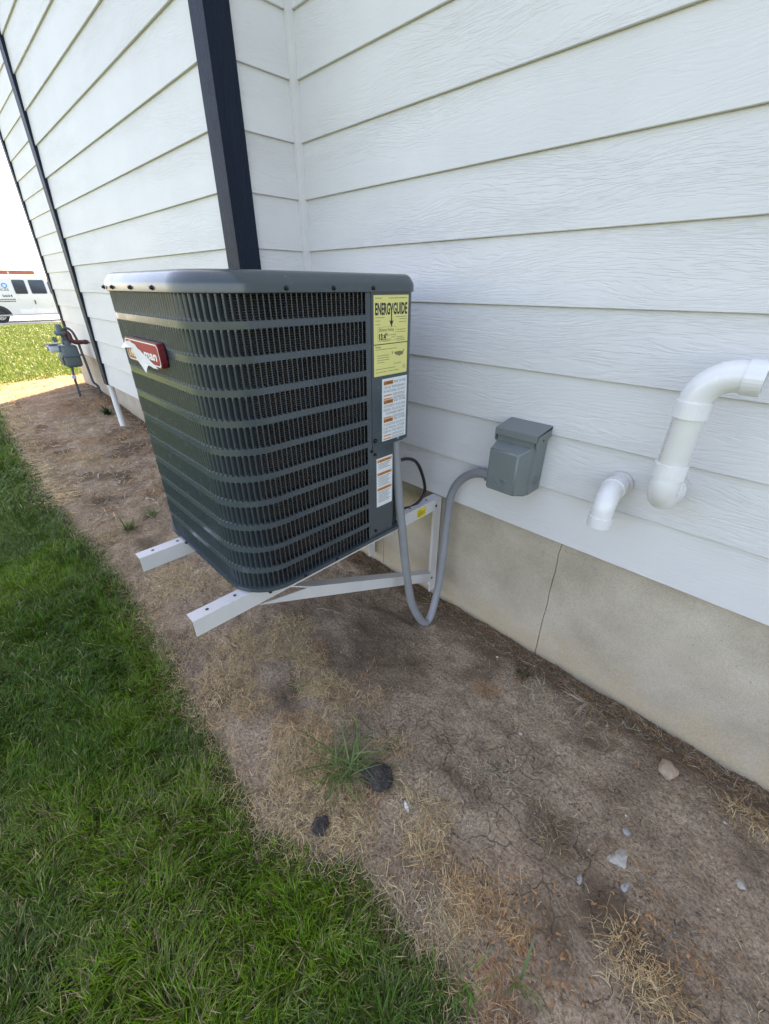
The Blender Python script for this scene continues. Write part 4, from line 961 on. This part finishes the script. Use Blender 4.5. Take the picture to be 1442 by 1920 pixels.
P = [scatter_lawn(.3, 2.6, -1.95, 56000, .044, .0023), scatter_lawn(-1.6, .3, -1.85, 34000, .046, .0030), scatter_lawn(-6.5, -1.6, -1.9, 9000, .050, .0065), scatter_lawn(-3, 3, -4.5, 2500, .05, .008, y1=-1.8)]
# far sunlit lawn
n = 150000; x = -6.2-21*rng.random(n)**1.5; y = rng.uniform(-3.0, 5.5, n); k = ~((x > XF-.1) & (y > -.05)); x, y = x[k], y[k]
k = rng.random(len(x)) < np.clip((-x-5.9+.3*(fbm(x*3, y*3)-.5))/.7, .0, 1); x, y = x[k], y[k]; n = len(x)
c = np.array([.115, .175, .018])*(.6+.8*rng.random((n, 1))); dr = rng.random(n) < .12; c[dr] = np.array([.30, .27, .13])*(.7+.5*rng.random((dr.sum(), 1)))
P.append(blades(x, y, .055*(.6+.6*rng.random(n))*(1+(-x-6)/30), .010*(1+(-x-6)/9), rng.uniform(0, 2*PI, n), np.abs(rng.normal(.5, .35, n)), c))
stuff('lawn_grass', P, M_grass, 'green mown lawn grass beside the bare dirt strip', 'grass')

# dry grass patches on the dirt:  x, y, radius, kind
PATCH = [(0.46,-0.64,0.10,'t'),(0.60,-0.67,0.06,'t'),(0.68,-0.55,0.07,'r'),(0.77,-0.67,0.07,'t'),(0.65,-0.66,0.05,'t'),(0.81,-0.73,0.05,'o'),(0.93,-0.70,0.07,'t'),(0.95,-0.56,0.07,'r'),(1.02,-0.58,0.05,'o'),(1.07,-0.54,0.04,'r'),(0.52,-0.88,0.12,'t'),(0.73,-0.89,0.05,'o'),(0.64,-0.96,0.09,'t'),(0.95,-0.87,0.10,'o'),(1.07,-0.89,0.11,'t'),(1.04,-0.98,0.09,'g'),(1.25,-0.82,0.09,'r'),(1.32,-0.69,0.04,'t'),(1.39,-0.75,0.06,'t'),(1.44,-0.79,0.05,'o'),(1.12,-0.98,0.07,'g'),(1.24,-0.90,0.07,'t'),(1.54,-0.77,0.04,'o'),(1.60,-0.78,0.06,'r'),(1.66,-0.79,0.07,'o'),(1.72,-0.80,0.07,'r'),(1.71,-0.87,0.07,'r'),(1.57,-0.88,0.06,'t'),(1.50,-0.89,0.05,'g'),(1.89,-0.51,0.04,'r'),(1.86,-0.59,0.05,'o'),(1.86,-0.65,0.04,'t'),(1.94,-0.64,0.05,'o'),(1.90,-0.71,0.04,'t'),(1.98,-0.56,0.02,'r'),(2.02,-0.13,0.04,'t'),(1.55,-0.11,0.05,'t'),(1.64,-0.10,0.07,'d'),(1.29,-0.24,0.05,'r'),(1.40,-0.17,0.05,'g'),(1.44,-0.52,0.05,'g'),(1.66,-0.52,0.05,'d'),(-0.05,-0.59,0.11,'t'),(0.12,-0.54,0.08,'r'),(-0.21,-0.88,0.11,'t'),(-0.08,-0.80,0.08,'t'),(-0.84,-0.86,0.08,'t'),(-1.32,-0.53,0.09,'r'),(-1.72,-0.53,0.12,'r'),(-2.17,-0.67,0.15,'t'),(-2.43,-0.76,0.13,'o'),(-2.70,-0.45,0.20,'r'),(-3.56,-0.62,0.22,'t'),(-3.11,-0.87,0.15,'g'),(-4.03,-0.37,0.24,'r'),(-5.39,-0.44,0.34,'r'),(-5.17,-0.64,0.32,'o'),(-5.88,-0.71,0.30,'r'),(-5.99,-0.08,0.22,'o'),(-0.81,-0.66,0.08,'t'),(-0.43,-0.90,0.08,'g'),(0.06,-0.93,0.07,'t'),(0.27,-0.85,0.09,'t'),(0.34,-0.95,0.09,'g'),(1.21,-0.66,0.05,'o')]
KC = {'t': (.68, .51, .27), 'o': (.64, .42, .20), 'r': (.48, .25, .115), 'g': (.52, .42, .28), 'd': (.20, .15, .10)}
def strands(x, y, L, wd, az, col, bend, rise, z0):
    n = len(x); k_ = 4; P_ = []
    cx_, cy_ = x.copy(), y.copy(); a = az.copy(); zz = np.zeros(n)
    zg = gz_at(x, y)
    for k in range(k_):
        t = k/(k_-1); ww = wd*(1-.6*t)
        zc = np.maximum(gz_at(cx_, cy_), zg-.01)+z0+rise*np.sin(t*2.4)
        P_ += [np.stack([cx_-np.sin(a)*ww/2, cy_+np.cos(a)*ww/2, zc], -1), np.stack([cx_+np.sin(a)*ww/2, cy_-np.cos(a)*ww/2, zc+ww*.3], -1)]
        cx_ = cx_+np.cos(a)*L/(k_-1); cy_ = cy_+np.sin(a)*L/(k_-1); a = a+bend
    V = np.stack(P_, 1); m_ = 2*k_; base = (np.arange(n)*m_)[:, None, None]
    F = np.array([q_ for i in range(k_-1) for q_ in ((2*i, 2*i+1, 2*i+3), (2*i, 2*i+3, 2*i+2))]); FF = (base+F[None]).reshape(-1, 3)
    return V.reshape(-1, 3), FF, np.repeat(col[:, None, :], m_, 1).reshape(-1, 3)
def straw(xc, yc, r, kind, dens=40000, lk=1.0):
    R_ = r*1.7; n = int(PI*R_*R_*dens/(1+max(0, (-xc-1)/2.5))**2*.8); q = rng.uniform(0, 2*PI, n); rr = R_*np.sqrt(rng.random(n)); x = xc+rr*np.cos(q)*1.1; y = yc+rr*np.sin(q)*.95
    f_ = fbm(x*7/max(r, .06)*.09+xc*3, y*7/max(r, .06)*.09+yc*3, 4); pr = np.clip((f_*1.7-.46-.55*rr/R_)*5, 0.0, 1)*.8
    k = (y < .005) & (rng.random(n) < pr); x, y = x[k], y[k]; n = len(x)
    sz = 1+max(0, (-xc-1)/2.5)
    c = np.array(KC[kind]); alt = np.array(KC[rng.choice(['t', 'o', 'r', 'g'])]); u = (rng.random((n, 1)) < .3)*.8; col = (c*(1-u)+alt*u)*(.35+.95*rng.random((n, 1)))
    return strands(x, y, lk*rng.uniform(.010, .042, n)*(1 if sz < 2 else 1.5), (.0006+.0010*rng.random(n))*sz, rng.uniform(0, 2*PI, n)+fbm(x*8, y*8, 1)*3, col, rng.normal(0, .2, n), rng.uniform(0, .012, n), rng.uniform(.0005, .011, n))
P = [straw(*p) for p in PATCH]
# sparse straw everywhere on the dirt, denser along the lawn edge and at the wall foot
def sparse(x, y, c, lo, hi, wd):
    n = len(x); return strands(x, y, rng.uniform(lo, hi, n), wd*(.5+rng.random(n)), rng.uniform(0, 2*PI, n), c, rng.normal(0, .3, n), rng.uniform(0, .006, n), rng.uniform(.0005, .005, n))
def scol(n, ks):
    A = np.array([KC[k] for k in ks]); return A[rng.integers(0, len(A), n)]*(.5+.75*rng.random((n, 1)))
n = 9000; x = rng.uniform(-1.5, 2.6, n); y = rng.uniform(-1.0, .0, n); P.append(sparse(x, y, scol(n, 'trgddd'), .005, .035, .0010))
n = 6000; x = rng.uniform(-6.5, -1, n); y = rng.uniform(-1.0, .0, n); P.append(sparse(x, y, scol(n, 'trgo'), .02, .08, .004))
n = 6000; x = rng.uniform(-1.5, 2.6, n); y = edge_y(x)+rng.normal(-.01, .04, n); P.append(sparse(x, y, scol(n, 'tdgo'), .012, .045, .0012))
n = 5000; x = rng.uniform(-6, -1.5, n); y = edge_y(x)+rng.normal(.02, .07, n); P.append(sparse(x, y, scol(n, 'ttgo'), .03, .08, .004))
n = 5200; x = rng.uniform(.2, 2.6, n); y = -np.abs(rng.normal(.0, .045, n))+.008; P.append(sparse(x, y, scol(n, 'ddgr'), .01, .06, .0013))
n = 500; x = rng.uniform(1.0, 2.4, n); y = rng.uniform(-1.0, -.05, n); cc = scol(n, 'rrd')*.8; P.append(sparse(x, y, cc, .004, .010, .0032))     # leaf flakes
n = 420; x = np.r_[rng.normal(1.68, .07, 210), rng.normal(1.9, .05, 210)]; y = np.r_[rng.normal(-.80, .06, 210), rng.normal(-.58, .06, 210)]; P.append(sparse(x, y, scol(n, 'rrd')*.85, .006, .015, .005))
# a broken dead weed by the wall
n = 26; P.append(strands(np.full(n, 1.555)+rng.normal(0, .008, n), np.full(n, -.085)+rng.normal(0, .008, n), rng.uniform(.05, .11, n), np.full(n, .0026), rng.uniform(PI*.9, PI*2.1, n), np.array([.42, .34, .25])*(.7+.5*rng.random((n, 1))), rng.normal(0, .12, n), rng.uniform(.0, .02, n), rng.uniform(.002, .02, n)))
stuff('dry_grass', P, M_straw, 'dry tan and rust coloured dead grass scattered over the dirt', 'dry grass')
n = 2; P = [strands(np.array([.50, .575]), np.array([-.455, -.415]), np.array([.085, .06]), np.array([.009, .009]), np.array([.55, .2]), np.array([[.5, .45, .36]]*2), np.array([.1, -.05]), np.array([.004, .003]), np.array([.004, .012]))]
V, F, C = merge(P); me = np_mesh('dry_blade', V, F, C); me.materials.append(M_straw); tag(link('dry_blade', me), 'broad pale dead grass blade on dark soil under the unit', 'dead leaf')

def tuft(name, x, y, nb, Lr, wd, label, cat, cols, up=(.35, 1.6), seed=3, spread=.012, curl=.55):
    R = np.random.default_rng(seed); n = nb; az = R.uniform(0, 2*PI, n); h = R.uniform(*Lr, n); ln = R.uniform(*up, n)
    A = np.array(cols); c = A[R.integers(0, len(A), n)]*(.7+.5*R.random((n, 1)))
    V, F, C = blades(x+R.normal(0, spread, n), y+R.normal(0, spread, n), h/np.sqrt(1+ln*ln*.7), wd*(.35+1.1*R.random(n)**2), az, ln, c, segs=6, curl=curl, tipw=.45)
    me = np_mesh(name, V, F, C); me.materials.append(M_grass); return tag(link(name, me), label, cat)
GR = [(.12, .20, .05), (.16, .23, .07), (.13, .20, .085), (.22, .26, .09)]
tuft('grass_tuft', 1.126, -.814, 120, (.04, .19), .0048, 'sprawling green grass tuft growing from the dirt by the asphalt lump', 'weed', GR, (1.0, 3.2), spread=.022, curl=.95)
tuft('weed', -.854, -.818, 26, (.05, .12), .010, 'small green weed on the dirt near the far bracket end', 'weed', GR, (.3, 1.4), 5)
tuft('weed', -.95, -.655, 18, (.04, .09), .008, 'tiny green weed close to the unit behind the far bracket', 'weed', GR, (.3, 1.4), 6)
tuft('weed', .786, -.751, 22, (.03, .06), .003, 'thin yellowish green sprig among dry grass below the near bracket', 'weed', [(.2, .2, .06), (.15, .19, .05)], (.5, 1.8), 7)
tuft('weed', 1.337, -.135, 70, (.015, .04), .006, 'low green and brown weed against the foundation joint', 'weed', [(.05, .075, .025), (.09, .09, .04), (.2, .11, .05)], (.8, 2.6), 8)
tuft('weed', 1.72, -.85, 9, (.09, .16), .006, 'few upright green blades in the rusty dry grass', 'weed', GR, (.1, .5), 9)
tuft('weed', 1.64, -.925, 22, (.04, .09), .0045, 'bright green blades at the lawn edge beside rusty dry grass', 'weed', [(.10, .22, .035), (.13, .25, .05)], (.3, 1.4), 10)
tuft('weed', 1.44, -.50, 60, (.015, .045), .0022, 'wispy greenish dry weed on the open dirt', 'weed', [(.10, .10, .05), (.22, .18, .09)], (.8, 2.4), 12)
tuft('weed', -3.55, -.20, 60, (.06, .15), .016, 'dark green weed by the foundation near the white pipe', 'weed', [(.04, .07, .025), (.06, .09, .03)], (.5, 1.8), 13)
# pebbles and crumbs of soil
n = 16000; bx = rng.uniform(-1.6, 2.5, n); by = rng.uniform(-1.0, -.01, n); k = (rng.random(n) < np.clip((fbm(bx*5, by*5+50)-.36)*4, .12, 1)); bx, by = bx[k], by[k]; n = len(bx); ico = bmesh.new(); bmesh.ops.create_icosphere(ico, subdivisions=1, radius=1)
iv = np.array([v.co[:] for v in ico.verts]); itf = np.array([[v.index for v in f.verts] for f in ico.faces]); ico.free()
rad = .0010+.0026*rng.random(n)**3+.003*(rng.random(n) < .03)
sc3 = rad[:, None]*rng.uniform(.6, 1.25, (n, 3))*np.array([1, 1, .7]); jit = 1+rng.normal(0, .15, (n, len(iv), 1))
VV = iv[None]*sc3[:, None, :]*jit; VV[..., 0] += bx[:, None]; VV[..., 1] += by[:, None]; VV[..., 2] += (gz_at(bx, by)+rad*.2)[:, None]
FF = (np.arange(n)*len(iv))[:, None, None]+itf[None]
pc = np.array([(.20, .15, .115), (.29, .225, .17), (.48, .42, .34), (.36, .28, .21), (.65, .62, .57)])[rng.choice(5, n, p=[.40, .33, .09, .16, .02])]*(.7+.5*rng.random((n, 1)))
me = np_mesh('pebbles', VV.reshape(-1, 3), FF.reshape(-1, 3), np.repeat(pc[:, None, :], len(iv), 1).reshape(-1, 3)); me.materials.append(M_straw)
o = link('pebbles', me); o['kind'] = 'stuff'; o['label'] = 'tiny pebbles and soil crumbs scattered on the dirt strip'; o['category'] = 'pebbles'
